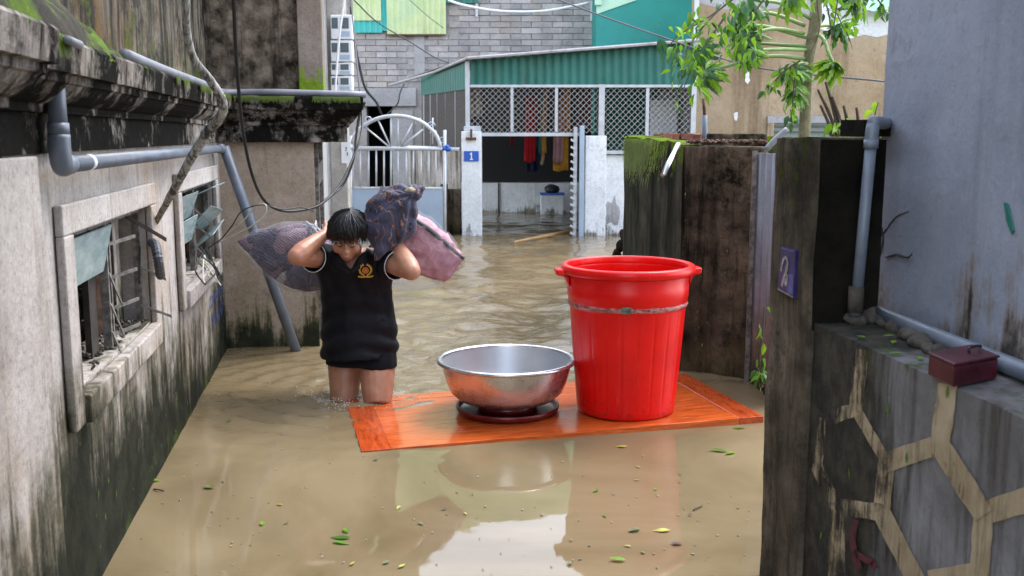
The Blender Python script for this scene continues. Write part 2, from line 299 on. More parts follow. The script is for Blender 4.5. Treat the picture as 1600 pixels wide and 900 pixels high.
# ------------------------------------------------------------------ ground and floodwater
struct(MB().box((-300, -300, -1.2), (300, 300, -.5)).build('ground', M['mud']))
MANW = onz(562, 612)
def watermat():
    n = NT('brown_floodwater'); g = n.node('NewGeometry')
    p = n.pos(); xyz = n.t.nodes.new('ShaderNodeSeparateXYZ'); n.put(xyz.inputs[0], g); X, Y = xyz.outputs[0], xyz.outputs[1]
    dm = n.node('VectorMath', out=1, props=dict(operation='DISTANCE'), _0=g, _1=(MANW.x, MANW.y + .25, 0))
    wake = n.node('MapRange', Value=dm, _1=.2, _2=1.5, _3=1., _4=0.)
    # churned strip between the wader, the basin and the far house
    strip = n.math('MULTIPLY', n.node('MapRange', Value=Y, _1=5.35, _2=5.9, _3=0., _4=1.), n.node('MapRange', Value=Y, _1=6.6, _2=10.5, _3=1., _4=.0))
    strip = n.math('MULTIPLY', strip, n.node('MapRange', Value=X, _1=-1.2, _2=-.5, _3=0., _4=1.))
    far = n.node('MapRange', Value=Y, _1=5.3, _2=7.5, _3=0., _4=1.)
    r1 = n.noise(n.pos((1.2, 2.2, 1)), 2.1, 3, .5, .6)                 # medium ripples
    r2 = n.noise(n.pos((1, 1.5, 1)), 7.5, 4, .55, .8)                 # chop
    r3 = n.noise(n.pos((1, 1, 1)), 26, 3, .6, .3)
    fr = n.noise(n.pos((1.35, 1.9, 1)), 2.0, 3, .5, .7)
    calm = n.noise(n.pos((1, .8, 1)), 1.1, 2, .4, .4)
    calm2 = n.noise(n.pos((1, 1, 1)), 4.5, 2, .4, .2)
    def mul(a, b): return n.math('MULTIPLY', a, b)
    ch = n.math('ADD', mul(r1, .050), n.math('ADD', mul(r2, .026), mul(r3, .0042)))
    rad = n.math('SINE', n.math('MULTIPLY_ADD', dm, -44., mul(r1, 7.)))
    near = n.math('ADD', mul(r2, .024), n.math('ADD', mul(r3, .006), mul(rad, .0028)))
    h = n.math('ADD', mul(calm, .0070), mul(calm2, .0010))
    h = n.math('ADD', h, mul(mul(r2, strip), .010)); h = n.math('ADD', h, mul(mul(r3, strip), .004)); h = n.math('ADD', h, mul(near, mul(wake, .35))); h = n.math('ADD', h, mul(mul(r2, far), .006))
    silt = n.noise(n.pos((.7, .55, 1)), 1.4, 5, .6, 1.2)
    n.set(Base_Color=n.mix(n.ramp(silt, [(.35, 0.), (.66, 1.)]), (.138, .103, .055), (.215, .166, .096)), Roughness=.03, IOR=1.33, Specular_IOR_Level=.5)
    n.bump(h, 1., 1.); return n.m
M['water'] = watermat()
def sm(v, a, b): t = max(0., min(1., (v - a) / (b - a))); return t * t * (3 - 2 * t)
def wave(x, y):
    e = sm(x, -3.2, -2.8) * (1 - sm(x, 2.2, 2.6)) * sm(y, 2.0, 2.4) * (1 - sm(y, 18, 18.4))
    if e <= 0: return 0.
    z = .0022 * nz((x * 1.3, y * 1.1, 0), 1, 3) + .0005 * nz((x * 4, y * 3, 0), 1, 4)
    fa = sm(y, 5.5, 7.6)
    if fa > 0: z += fa * (.030 * nz((x * 2.0, y * 2.5, 0), 1, 5) + .014 * nz((x * 4.6 + .8 * nz((x, y, 0)), y * 5.2, 0), 1, 8))
    st = sm(y, 5.35, 6.0) * (1 - sm(y, 7.6, 10)) * sm(x, -1.3, -.6)
    if st > 0: z += st * (.027 * nz((x * 3.4 + nz((x, y, 2)), y * 4.0, 0), 1, 12) + .013 * nz((x * 8, y * 9, 0), 1, 14))
    r = math.hypot(x - MANW.x, y - MANW.y - .1)
    if r < 1.6: z += (1 - sm(r, .2, 1.6)) * (.0055 * math.sin(r * 40 + 2.5 * nz((x * 2, y * 2, 0))) + .010 * nz((x * 7, y * 7, 0), 1, 20))
    return z * e
xs = np.concatenate([[-70, -20], np.linspace(-3.2, 2.6, 215), [20, 70]]); ys = [-40., 0., 1.5]; yy_ = 2.0
while yy_ < 18.4: ys.append(yy_); yy_ += .018 + .0035 * (yy_ - 2)
ys += [18.4, 30., 100.]; mb = MB(); ny = len(ys)
for x in xs:
    for y in ys: mb.v.append(V((x, y, wave(x, y))))
for i in range(len(xs) - 1):
    for k in range(ny - 1): a = i * ny + k; mb.f.append((a, a + ny, a + ny + 1, a + 1))
struct(mb.build('water', M['water'], smooth=True, fixn=False))
# ------------------------------------------------------------------ left outbuilding (wall frame: s along the alley, o out of the wall, z up)
LA, LBp = onz(160, 900), onz(355, 545)
LU = (LBp - LA).normalized(); LN = V((LU.y, -LU.x, 0)); LB = (LBp - LA).length
def L(s, o, z): return LA + LU * s + LN * o + V((0, 0, z))
def Lp(px, py, o=0.0):                      # pixel -> point on the plane o
    return onpl(px, py, LA + LN * o, LN)
def lbox(mb, s0, s1, o0, o1, z0, z1):
    return mb.hexa([L(s0, o0, z0), L(s1, o0, z0), L(s1, o1, z0), L(s0, o1, z0), L(s0, o0, z1), L(s1, o0, z1), L(s1, o1, z1), L(s0, o1, z1)])
RW = .60                                      # width of the return wall
hb = thing('outbuilding', 'low stained grey outbuilding with mossy cornice and broken louvre windows along the alley', 'building', L(1, -.6, -.5))
W1 = (-.17, 1.0, .645, 1.118); W2 = (1.78, 3.07, .655, 1.128)
mb = MB()
def wallpiece(mb, s0, s1, z0, z1):            # gridded face with a slight unevenness, closed behind
    nu, nv = max(2, int((s1 - s0) / .08)), max(2, int((z1 - z0) / .08))
    mb.grid(lambda a, b: L(lerp(s0, s1, a), .005 * nz((lerp(s0, s1, a) * 3, lerp(z0, z1, b) * 3, 1)) * (0 < a < 1) * (0 < b < 1), lerp(z0, z1, b)), nu, nv)
for a, b, c, d in ((-2.6, W1[0], -.5, 1.40), (W1[1], W2[0], -.5, 1.40), (W2[1], LB, -.5, 1.40), (W1[0], W1[1], -.5, W1[2]), (W1[0], W1[1], W1[3], 1.40), (W2[0], W2[1], -.5, W2[2]), (W2[0], W2[1], W2[3], 1.40)): wallpiece(mb, a, b, c, d)
for W in (W1, W2):                            # reveals
    for (a, b, c, d) in ((W[0], W[0], W[2], W[3]), (W[1], W[1], W[2], W[3])): mb.add([L(a, 0, c), L(a, -.16, c), L(a, -.16, d), L(a, 0, d)], [(0, 1, 2, 3)])
    for zc in (W[2], W[3]): mb.add([L(W[0], 0, zc), L(W[1], 0, zc), L(W[1], -.16, zc), L(W[0], -.16, zc)], [(0, 1, 2, 3)])
mb.build('wall', M['wall_l'], hb, fixn=False)
# pilaster strips slightly proud of the wall
lbox(MB(), -2.6, -.44, 0.004, .022, -.5, 1.345).build('wall_pilaster', M['wall_l'], hb, bevel=.006)
mb = MB(); mb.grid(lambda a, b: L(LB, lerp(0, RW, a), lerp(-.5, 1.40, b)), 8, 20)
mb.grid(lambda a, b: L(lerp(LB, LB + .02, a), RW, lerp(-.5, 1.40, b)), 1, 4)
mb.build('return_wall', M['wall_r'], hb)
mb = MB(); lbox(mb, LB + .02, LB + 6.2, RW - .2, RW - .012, -.5, 1.45); lbox(mb, LB + .62, LB + 6.2, RW - .2, RW - .012, 1.46, 3.4); mb.build('side_wall', M['greyc'], hb)
mb = MB(); lbox(mb, LB + .25, LB + .4, RW - .01, RW + .02, -.4, 1.35); lbox(mb, LB + 1.6, LB + 1.75, RW - .01, RW + .02, -.4, 1.35); lbox(mb, LB + .4, LB + 1.6, RW - .01, RW + .02, 1.05, 1.2)
mb.build('door_frame', M['dirtywhite'], hb, bevel=.004)
# room behind the broken windows
mb = MB(); lbox(mb, -2.4, LB - .1, -1.25, -1.15, -.5, 1.5); mb.build('inner_wall', M['wall_r'], hb)
lbox(MB(), 1.25, 1.4, -1.15, -.01, -.5, 1.5).build('room_divider', M['wall_r'], hb)
lbox(MB(), -2.6, LB + 6, -2.6, -.08, 1.42, 1.64).build('roof_slab', M['dark'], hb)
lbox(MB(), -2.65, -2.6, -1.2, 0, -.5, 1.45).build('end_wall', M['dark'], hb); lbox(MB(), LB + .005, LB + .1, -1.25, .3, -.5, 1.41).build('end_wall', M['dark'], hb)
# cornice: a moulded profile swept round the corner
prof = [(-.25, 1.355), (.0, 1.352), (.018, 1.35), (.018, 1.455), (.034, 1.457), (.035, 1.478), (.048, 1.484), (.072, 1.503), (.09, 1.528), (.098, 1.532), (.10, 1.552), (.118, 1.555), (.124, 1.628), (.115, 1.638), (.0, 1.65), (-.4, 1.66)]
SBK = (Lp(100, 95, .19) - LA).dot(LU) - .12
path = [(-2.6, .06, 0, 1), (SBK, .06, 1, 1), (SBK, 0, 1, 1), (LB - .03, 0, -1, 1), (LB - .03, RW + .2, -1, 1), (LB + 2.2, RW + .2, 0, 1)]
def sweep(path, prof, step=.05, amp=.0015):
    rings = []
    for i in range(len(path) - 1):
        a, b = path[i], path[i + 1]; n = max(1, int(math.hypot(b[0] - a[0], b[1] - a[1]) / step))
        for k in range(n + (i == len(path) - 2)):
            t = k / n; s, o = lerp(a[0], b[0], t), lerp(a[1], b[1], t); flat = 0 < k < n
            # offsets inside a run follow the run, at its ends the mitre
            ring = []
            for (d, z) in prof:
                pa = (a[0] + a[2] * d, a[1] + a[3] * d); pb = (b[0] + b[2] * d, b[1] + b[3] * d)
                q = L(lerp(pa[0], pb[0], t), lerp(pa[1], pb[1], t), z)
                ring.append(q + V((nz(q, 9), nz(q, 9, 5), nz(q, 9, 11))) * amp)
            rings.append(ring)
    return rings
MB().rings(sweep(path, prof), cap=False, closed=False).build('cornice', M['cornice'], hb, fixn=False)
# upper tier
UZ = 3.5
mb = MB(); mb.grid(lambda a, b: L(lerp(-2.6, LB + .14, a), -.07 + .008 * nz((a * 20, b * 8, 2)), lerp(1.6, UZ, b)), 60, 24); mb.build('upper_wall', M['upper'], hb, fixn=False)
mb = MB(); mb.grid(lambda a, b: L(LB + .14 + .01 * nz((a * 6, b * 14, 5)), lerp(-.07, RW - .04, a), lerp(1.6, UZ, b)), 14, 34); mb.build('upper_end_wall', M['panel'], hb, fixn=False)
lbox(MB(), LB + .08, LB + .6, RW - .085, RW + .075, 1.66, UZ).build('upper_pilaster', M['pilaster'], hb, bevel=.008)
lbox(MB(), LB + .15, LB + 6, -2.5, RW - .09, 1.66, UZ - .02).build('upper_core', M['dark'], hb)
lbox(MB(), -2.6, LB + .1, -2.5, -.1, UZ - .1, UZ - .01).build('upper_roof', M['dark'], hb)
# windows
def window(W, idx):
    s0, s1, z0, z1 = W
    w_ = lbox(MB(), s0 - .105, s1 + .105, .003, .028, z1, z1 + .088).build('window', M['wall_l'], hb, bevel=.006)
    MBs = [('jamb', (s0 - .105, s0, .003, .028, z0 - .09, z1)), ('jamb', (s1, s1 + .105, .003, .028, z0 - .09, z1)), ('sill', (s0, s1, .003, .045, z0 - .09, z0 - .004))]
    for nm, b in MBs: lbox(MB(), *b).build(nm, M['wall_l'], w_, bevel=.006)
    lbox(MB(), s0 + .002, s1 - .002, -.158, -.002, z0 - .03, z0 + .006).build('inner_sill', M['halfwall'], w_)
    mid = lerp(s0, s1, .53)
    for s in (s0 + .012, mid - .02, mid + .02, s1 - .012):
        lbox(MB(), s - .009, s + .009, -.05, -.022, z0 + .006, z1 - .02).build('louvre_channel', M['dirtywhite'], w_)
    lbox(MB(), s0 + .002, s1 - .002, -.06, -.02, z1 - .024, z1 - .002).build('head_bar', M['dirtywhite'], w_)
    def pane(sa, sb, zc, h, tilt, skew=0):
        c, sn = math.cos(tilt), math.sin(tilt); a = V((0, 0, 1)) * c * h / 2 - LN * sn * h / 2
        ctr = L((sa + sb) / 2, -.03, zc) + LN * abs(sn) * h * .3; hx = LU * (sb - sa) / 2 + V((0, 0, skew)); MB().obox(ctr, hx, a, (LN * c + V((0, 0, 1)) * sn) * .003).build('louvre_pane', M['glass'], w_)
    def stick(p, d, ln=.1, r=.006, mt='dirtywhite'): MB().obox(p + d * ln / 2, d * ln / 2, V((0, 0, r)), d.cross(V((0, 0, 1))).normalized() * r * .5).build('louvre_arm', M[mt], w_)
    if idx == 0:
        pane(s0 + .02, mid - .03, z1 - .105, .165, -.22)
        for z in (z1 - .10, z1 - .22, z1 - .33, z1 - .425): stick(L(mid + .03, -.03, z), (LU * .75 + LN * .5 + V((0, 0, .12))).normalized(), .13)
        stick(L(s1 - .03, -.03, z1 - .24), (LN * .8 + LU * .25 - V((0, 0, .5))).normalized(), .12); stick(L(s1 - .03, -.03, z1 - .40), (LN * .8 + LU * .25 - V((0, 0, .4))).normalized(), .13)
        stick(L(s1 - .12, -.05, z1 - .03), (LN * .6 + LU * .5 - V((0, 0, .5))).normalized(), .2, .008, 'darkwood'); stick(L(s1 - .08, -.02, z1 - .3), (LU * .35 + V((0, 0, .9))).normalized(), .14, .007, 'darkwood')
        for k, z in enumerate((z1 - .2, z1 - .31, z1 - .41)): stick(L(mid - .015, -.02, z), (LN * .35 - LU * .3 - V((0, 0, .8))).normalized(), .12, .006)
        for s, wd in ((s0 + .235, .022), (mid - .12, .05)): lbox(MB(), s - wd, s + wd, -.075, -.055, z0 + .006, z1 - .17).jitter(.004, 9).build('shutter_slat', M['darkwood'], w_)
        for s in (s0 + .10, s0 + .17, s0 + .35): lbox(MB(), s - .007, s + .007, -.125, -.111, z0, z1).build('grille_bar', M['rust'], w_)
        for z in (z0 + .11, z0 + .22, z0 + .33): lbox(MB(), s0, mid - .05, -.108, -.096, z - .011, z + .011).build('grille_rail', M['dirtywhite'], w_)
        for s in (s1 - .30, s1 - .16): MB().tube([L(s, -.13, z0), L(s + .01, -.13, lerp(z0, z1, .5)), L(s - .005, -.135, z1)], .02, 6).jitter(.004, 20).build('grille_bar', M['rust'], w_)
        lbox(MB(), s1 - .13, s1 - .01, -.16, -.1, z0 + .006, z1).build('inner_casement', M['halfwall'], w_)
    else:
        h = .145
        pane(s0 + .02, mid - .03, z1 - .10, .145, -.35); pane(s0 + .02, mid - .03, z1 - .225, .14, -.28)
        pane(mid + .03, s1 - .02, z1 - .045, .15, -1.15); pane(mid + .03, s1 - .06, z1 - .205, .17, -.8, -.03); pane(mid + .05, s1 - .03, z1 - .30, .15, -.95, .02)
        for z in (z1 - .12, z1 - .20, z1 - .33, z1 - .41): stick(L(mid, -.03, z), (LN * .7 + LU * .3 - V((0, 0, .75))).normalized(), .13)
        for s in (s0 + .2, s0 + .42, s1 - .25, s1 - .45): lbox(MB(), s - .008, s + .008, -.125, -.11, z0, z1).build('grille_bar', M['rust'], w_)
        lbox(MB(), mid - .2, mid - .06, -.10, -.07, z0, z1 - .26).build('shutter_slat', M['darkwood'], w_)
window(W1, 0); window(W2, 1)
# leaf litter on the broken sill
mb = MB(); random.seed(3)
for k in range(160):
    s = random.uniform(W1[0] + .03, W1[1] - .03); o = random.uniform(-.15, -.01); c = L(s, o, W1[2] + .012 + random.random() * .012); r = random.uniform(.006, .016)
    mb.ball(c, (r, r * .7, r * .4), Euler((random.random(), random.random(), random.random() * 6)).to_matrix(), 5, 4)
stuff(tag(mb.build('litter', M['bleaf'], None), 'dark rotting litter on the sill of the nearer broken window', 'litter'))
# worn blue stencil lettering
mb = MB()
def stroke(mb, s0, z0, s1, z1, wd=.012, o=.0335):
    a, b = L(s0, o, z0), L(s1, o, z1); t = (b - a).normalized(); pr = t.cross(LN).normalized() * wd; mb.add([a - pr, a + pr, b + pr, b - pr], [(0, 1, 2, 3)])
x, zt, zb = 2.72, .46, .405
for g in ('0', 'I', 'E', 'N', 'M'):
    wd = .085
    if g == '0':
        for q in ((x, zt, x, zb), (x + wd, zt, x + wd, zb), (x, zt, x + wd, zt), (x, zb, x + wd, zb)): stroke(mb, *q)
    if g == 'I': stroke(mb, x + .04, zt, x + .04, zb)
    if g == 'E':
        stroke(mb, x, zt, x, zb)
        for z in (zt, (zt + zb) / 2, zb): stroke(mb, x, z, x + wd, z, .009)
    if g in 'NM':
        stroke(mb, x, zt, x, zb); stroke(mb, x + wd, zt, x + wd, zb); stroke(mb, x, zt, x + wd, zb, .014)
    x += .125
random.seed(12)
for k in range(7):
    s = 2.74 + k * .085
    stroke(mb, s, .365 + random.uniform(-.01, .01), s + random.uniform(-.02, .02), .25 + random.uniform(-.02, .05), .014)
    stroke(mb, s, .34 - .01 * (k % 3), s + .06, .33 - .06 * (k % 2), .010)
def stencilmat():
    n = NT('worn_blue_stencil'); p = n.pos((1, 1, .4)); f = n.noise(p, 30, 5, .7)
    n.set(Base_Color=(.035, .055, .21), Roughness=.8, Alpha=n.ramp(f, [(.40, .05), (.56, .85)])); return n.m
for p in mb.v: p.x -= LN.x * .0305; p.y -= LN.y * .0305
o = mb.build('stencil_lettering', stencilmat(), hb, fixn=False); o.location += LN * .006
# ------------------------------------------------------------------ pipes and cables on the left
def pipe_thing(name, label, cat, pts, r, mat, seg=12, loc=None, **k):
    return tag(MB().tube(pts, r, seg).build(name, M[mat], None, smooth=True), label, cat)
# elbowed drain pipe
dp = thing('drain_pipe', 'thick grey plastic drain pipe with elbow hung under the cornice on the left wall', 'pipe', L(-.1, .1, 1.3))
e0 = Lp(95, 258, .06); end = Lp(346, 232, .05)
top = V((e0.x, e0.y, 1.56)); r0 = .0235
ev = (end - e0).normalized()
MB().tube([top, V((e0.x, e0.y, e0.z + .07))], r0, 16).build('downpipe', M['pvc'], dp, smooth=True)
arc = [V((e0.x, e0.y, e0.z + .08)), V((e0.x, e0.y, e0.z + .04)), V((e0.x, e0.y, e0.z + .012)) + ev * .006, e0 + ev * .02 + V((0, 0, -.003)), e0 + ev * .05, e0 + ev * .08]
MB().tube(cr(arc, 4), r0 * 1.2, 16).build('elbow', M['pvc'], dp, smooth=True)
MB().tube([e0 + ev * .07, end], r0, 16).build('branch_pipe', M['pvc'], dp, smooth=True)
MB().tube([V((e0.x, e0.y, 1.40)), V((e0.x, e0.y, 1.43))], r0 * 1.16, 16).build('clamp', M['pvc'], dp, smooth=True)
a = e0 + ev * .27; MB().tube([a, a + ev * .035], r0 * 1.01, 16).build('paper_label', M['whitep'], dp, smooth=True)
a = e0 + (end - e0) * .97; MB().tube([a, end + ev * .02], r0 * 1.25, 16).build('end_collar', M['pvc'], dp, smooth=True)
# leaning pipe against the return wall
lp0 = onz(463, 549); lp1 = end + V((0, 0, .01)) + LN * .015
ddir = (lp1 - lp0).normalized()
pipe_thing('leaning_pipe', 'grey plastic pipe leaning from the inner wall corner down into the water', 'pipe', [lp0 - ddir * .3, lerp(lp0, lp1, .5), lp1], .032, 'pvc', 14)
# conduit on top of the cornice
def Lc(s, o, z): return L(s, o, z)
pts = [Lp(195, 92, .09), Lp(260, 112, .09), Lp(330, 127, .09)]
pts = [V((p.x, p.y, 1.655 + .006 * (i == 0))) for i, p in enumerate(pts)] + [L(LB - .16, .07, 1.66), L(LB - .13, .4, 1.662), L(LB - .12, RW + .34, 1.65)]
pipe_thing('conduit_pipe', 'thin pale grey conduit lying along the mossy edge of the cornice', 'pipe', cr(pts, 5), .0205, 'pvc_l', 12)
cs = thing('broken_conduit', 'short pale stubs of buried conduit poking from the dirt at upper left', 'pipe', L(-.2, .1, 1.72))
for (x0, y0, x1, y1) in ((68, 48, 84, 57), (105, 62, 124, 70)): MB().tube([Lp(x0, y0, .15), Lp(x1, y1, .15)], .011, 10).build('stub', M['pvc_l'], cs, smooth=True)
# dirt and moss heaped on the cornice
mb = MB(); random.seed(5)
def heap(a, b):
    s = lerp(-1.6, .75, a); o = lerp(-.10, .12 + (.06 if s < SBK + .1 else 0), b)
    hgt = (.24 * max(0, 1 - abs(s + .9) / 1.6)) * (math.sin(min(1, (1 - b) * 1.15 + .03) * math.pi / 2)) ** .8
    q = V((s, o, 0)); return L(s, o + .01 * nz(q, 12), 1.64 + hgt * (1 + .5 * nz(q, 7)) + .022 * nz(q, 16) * (1 - b ** 4) + .008 * nz(q, 45) - .035 * b ** 8)
mb.grid(heap, 120, 26)
M['heap'] = plaster('mossy_dirt', (.02, .017, .013), (.055, .047, .036), lowz=None, streak=(.03, .03, .02), moss=(.10, .17, .01), mst=(.49, .58), seed=90., ms=9., bump=1.)
stuff(tag(mb.build('dirt_heap', M['heap'], None, smooth=True), 'dark mossy dirt heaped on the cornice at upper left', 'dirt'))
# moss fringe hanging over the cornice edge
mb = MB(); random.seed(8)
for k in range(2600):
    r = random.random()
    if r < .22: s, dd = random.uniform(SBK + .1, SBK + .4), .128; q = L(s, dd, 1.64)
    elif r < .75: s, dd = random.uniform(1.1, LB - .16), .128; q = L(s, dd, 1.636)
    else: q = L(LB - .158, random.uniform(.15, RW + .3), 1.636)
    if nz(q, 5, 3) < -.12: continue
    ln = random.uniform(.012, .05) * (1.2 if r < .22 else .85); wd = random.uniform(.0015, .004); side = LU if r < .75 else LN; out = LN if r < .75 else -LU
    q = q + out * random.uniform(.0, .008); t = q + V((0, 0, -ln)) + out * .006 + side * random.uniform(-.01, .01)
    mb.add([q - side * wd, q + side * wd, t + side * wd * .3, t - side * wd * .3], [(0, 1, 2, 3)])
M['mossf'] = leafmat('moss_fringe', (.075, .14, .008), .2)
stuff(tag(mb.build('moss_fringe', M['mossf'], None, fixn=False), 'bright green moss fringe hanging over the cornice edge', 'moss'))
# wrapped cable
def P(*a): return at(*a)
pts = [P(293, -60, 3.4), P(291, 0, 3.4), P(292, 50, 3.45), P(303, 92, 3.5), P(328, 125, 3.55), P(348, 158, 3.6), P(345, 182, 3.65), P(325, 206, 3.75), P(300, 245, 3.8), P(270, 300, 3.9), Lp(243, 348, .02)]
def cablemat():
    n = NT('weathered_wrapped_cable'); p = n.pos((1, 1, .35)); f = n.noise(p, 22, 6, .7, 2.)
    c = n.mix(n.ramp(f, [(.42, 0.), (.58, 1.)]), (.05, .047, .04), (.36, .34, .31)); c = n.mix(n.ramp(n.noise(n.pos(), 7, 4), [(.55, 0.), (.65, .8)]), c, (.12, .14, .04))
    n.set(Base_Color=c, Roughness=.8); n.bump(f, .6, .008); return n.m
M['wrapcable'] = cablemat()
wc = thing('wrapped_cable', 'thick weathered wrapped cable hanging down to the nearer window', 'cable', pts[-1])
pp = cr(pts, 6)
MB().tube(pp, [.013, .013, .0135, .014, .015, .016, .017, .019, .018, .016, .012], 10).jitter(.002, 30).build('sheath', M['wrapcable'], wc, smooth=True)
kn = pts[7]; mb = MB(); random.seed(2)
for k in range(7):
    d = V((random.uniform(-1, 1), random.uniform(-1, 1), random.uniform(-1, 1))).normalized(); mb.tube(cr([kn - d * .03, kn + d.orthogonal().normalized() * .024, kn + d * .03], 4), [.003, .008, .003], 6, flat=.5)
mb.build('tape_knot', M['wrapcable'], wc, smooth=True)
# corrugated hose stub
hp = cr([Lp(236, 378, .01), Lp(243, 384, .06), Lp(247, 405, .08), Lp(251, 432, .07)], 10); mb = MB()
mb.tube(hp, [.0165 + .003 * (i % 2) for i in range(len(hp))], 10)
tag(mb.build('hose_stub', M['cablegrey'], None), 'short grey corrugated hose end beside the nearer window', 'hose')
# black cable drooping in front of the return wall
pts = [P(364, -40, 4.6), P(366, 20, 4.7), P(370, 100, 4.9), P(379, 200, 5.2), P(393, 270, 5.4), P(412, 312, 5.6), P(440, 329, 5.7), P(475, 328, 5.8), P(503, 318, 5.9), P(530, 290, 6.1), P(552, 245, 6.3), P(566, 195, 6.6), P(560, 120, 8), P(552, 40, 10), P(546, -20, 12)]
pipe_thing('black_cable', 'black cable looping down in front of the end wall', 'cable', cr(pts, 6), [.0095, .009, .0075, .007, .007], 'black', 8)
pts = [P(340, 378, 5.6), P(360, 362, 5.55), P(380, 345, 5.5), P(400, 322, 5.45), P(415, 320, 5.4), P(414, 335, 5.4), P(395, 352, 5.4), P(370, 366, 5.45), P(335, 382, 5.55)]
pipe_thing('cream_wire', 'thin cream wire looping out of the farther window', 'wire', cr(pts, 6), .0038, 'whitewire', 6)
pts = [P(325, 388, 5.5), P(345, 374, 5.5), P(363, 352, 5.45), P(378, 330, 5.4), P(408, 320, 5.4), P(440, 327, 5.5), P(470, 324, 5.6), P(490, 330, 5.65)]
pipe_thing('dark_wire', 'thin dark wire running from the farther window to the black cable', 'wire', cr(pts, 6), .0034, 'black', 6)
tw = thing('wire_tangle', 'tangle of cut black wires sagging from the farther window', 'wire', Lp(325, 430, .05)); random.seed(21)
for k in range(9):
    a = Lp(random.uniform(308, 332), random.uniform(385, 410), .05); b = Lp(random.uniform(305, 340), random.uniform(412, 432), random.uniform(.05, .2)); c = Lp(random.uniform(318, 352), random.uniform(428, 450), random.uniform(.1, .3))
    MB().tube(cr([a, b, c], 6), .0036, 5).build('strand', M['whitewire' if k % 4 == 0 else 'black'], tw)
# ------------------------------------------------------------------ far end: lean-to, gates, houses
FY = 13.9
def corr(mb, a0, b0, a1, b1, pitch=.1, amp=.012, k=6, rows=2, trap=False):
    a0, b0, a1, b1 = V(a0), V(b0), V(a1), V(b1); ln = (b0 - a0).length; n = max(1, round(ln / pitch)) * k
    nrm = (b0 - a0).cross(a1 - a0).normalized()
    def f(u, v):
        t = u * n / k; wv = math.cos(2 * math.pi * t)
        if trap: wv = max(-1, min(1, 1.9 * wv))
        return lerp(lerp(a0, b0, u), lerp(a1, b1, u), v) + nrm * amp * wv
    return mb.grid(f, n, rows)
def segs(mb, p, q, r, seg=4): return mb.tube([p, q], r, seg, cap=False)
def chain(name, p00, p10, p01, p11, parent, pitch=.082, r=.0042):
    """diamond wire mesh on a quad, built as crossing diagonal wires"""
    p00, p10, p01, p11 = map(V, (p00, p10, p01, p11)); wd, hg = (p10 - p00).length, (p01 - p00).length; mb = MB()
    def Q(x, z): u, v = x / wd, z / hg; return lerp(lerp(p00, p10, u), lerp(p01, p11, u), v)
    nrm = (p10 - p00).cross(p01 - p00).normalized()
    for sgn in (1, -1):
        c = -hg if sgn > 0 else 0
        while c < (wd if sgn > 0 else wd + hg):
            if sgn > 0: x0, x1 = max(0, c), min(wd, c + hg); z0, z1 = x0 - c, x1 - c
            else: x0, x1 = max(0, c - hg), min(wd, c); z0, z1 = c - x0, c - x1
            if x1 - x0 > .01: mb.tube([Q(x0, z0) + nrm * r * sgn, Q(x1, z1) + nrm * r * sgn], r, 4, cap=False)
            c += pitch
    return stuff(mb.build(name, M['wire'], parent, fixn=False))
sh = thing('lean_to', 'lean-to with teal corrugated fascia and diamond wire mesh over a flooded doorway', 'shed', at(900, 367, FY))
def F(px, py, Y=FY): return at(px, py, Y)
corr(MB(), F(735, 133), F(1080, 133), F(735, 94), F(1080, 67), .115, .014).build('fascia_sheet', M['teal'], sh, smooth=True, fixn=False)
SB = 16.4
corr(MB(), F(659, 149, SB), F(731, 139), F(659, 118, SB), F(731, 95), .13, .014).build('side_fascia_sheet', M['teal'], sh, smooth=True, fixn=False)
rf = MB(); A0, B0, A1, B1 = F(730, 92, 13.7), F(1092, 64, 13.7), F(636, 124, 17.2), F(1092, 58, 18.2)
corr(rf, A0, B0, A1, B1, .13, .016, 5, 6); rf.build('roof_sheet', M['greysheet'], sh, smooth=True, solid=.006)
MB().tube([A0 + V((0, 0, .01)), B0 + V((0, 0, .01))], .022, 6).build('roof_edge', M['greyc'], sh)
MB().tube([A0 + V((0, 0, .01)), lerp(A0, A1, .5) + V((0, 0, -.03)), A1 + V((-.3, 0, -.1))], .02, 6).build('roof_edge', M['greyc'], sh)
def vbar(px, y0, y1, r, Y=FY, nm='post', mt='gate'):
    p, q = F(px, y0, Y), F(px, y1, Y); q.x = p.x; MB().box((p.x - r, Y - r, min(p.z, q.z)), (p.x + r, Y + r, max(p.z, q.z))).build(nm, M[mt], sh)
def hbar(x0, x1, py, r, Y=FY, nm='rail', mt='gate'):
    p, q = F(x0, py, Y), F(x1, py, Y); MB().box((p.x, Y - r, p.z - r), (q.x, Y + r, p.z + r)).build(nm, M[mt], sh)
vbar(731, 215, 96, .03); vbar(939, 238, 132, .04); vbar(1081, 240, 66, .028)
for x in (800, 869): vbar(x, 206, 133, .02)
vbar(1010, 235, 133, .022)
hbar(734, 912, 210, .024); hbar(944, 1078, 238, .024); hbar(734, 1078, 134.5, .018, FY - .02)
for (x0, x1, yb) in ((733, 799, 208), (801, 868, 208), (870, 937, 208), (941, 1009, 236), (1011, 1079, 236)): chain('wire_mesh', F(x0, yb, FY + .02), F(x1, yb, FY + .02), F(x0, 132, FY + .02), F(x1, 132, FY + .02), sh)
# side bay: bars and dim mesh
for k, x in enumerate((662, 673, 684, 697, 712)):
    Y = lerp(SB, FY, (x - 659) / 72); p, q = F(x, 148 - 8 * (x - 659) / 72, Y), F(x, 234, Y); MB().box((p.x - .016, Y - .016, 1.05), (p.x + .016, Y + .016, p.z)).build('bar', M['gate'], sh)
M['netting'] = plain('brown_netting', (.10, .085, .075), .9, var=.3, scale=40)
a, b = F(659, 236, SB + .05), F(730, 236, FY + .08)
MB().add([a, b, F(730, 132, FY + .08), F(659, 140, SB + .05)], [(0, 1, 2, 3)]).build('netting', M['netting'], sh)
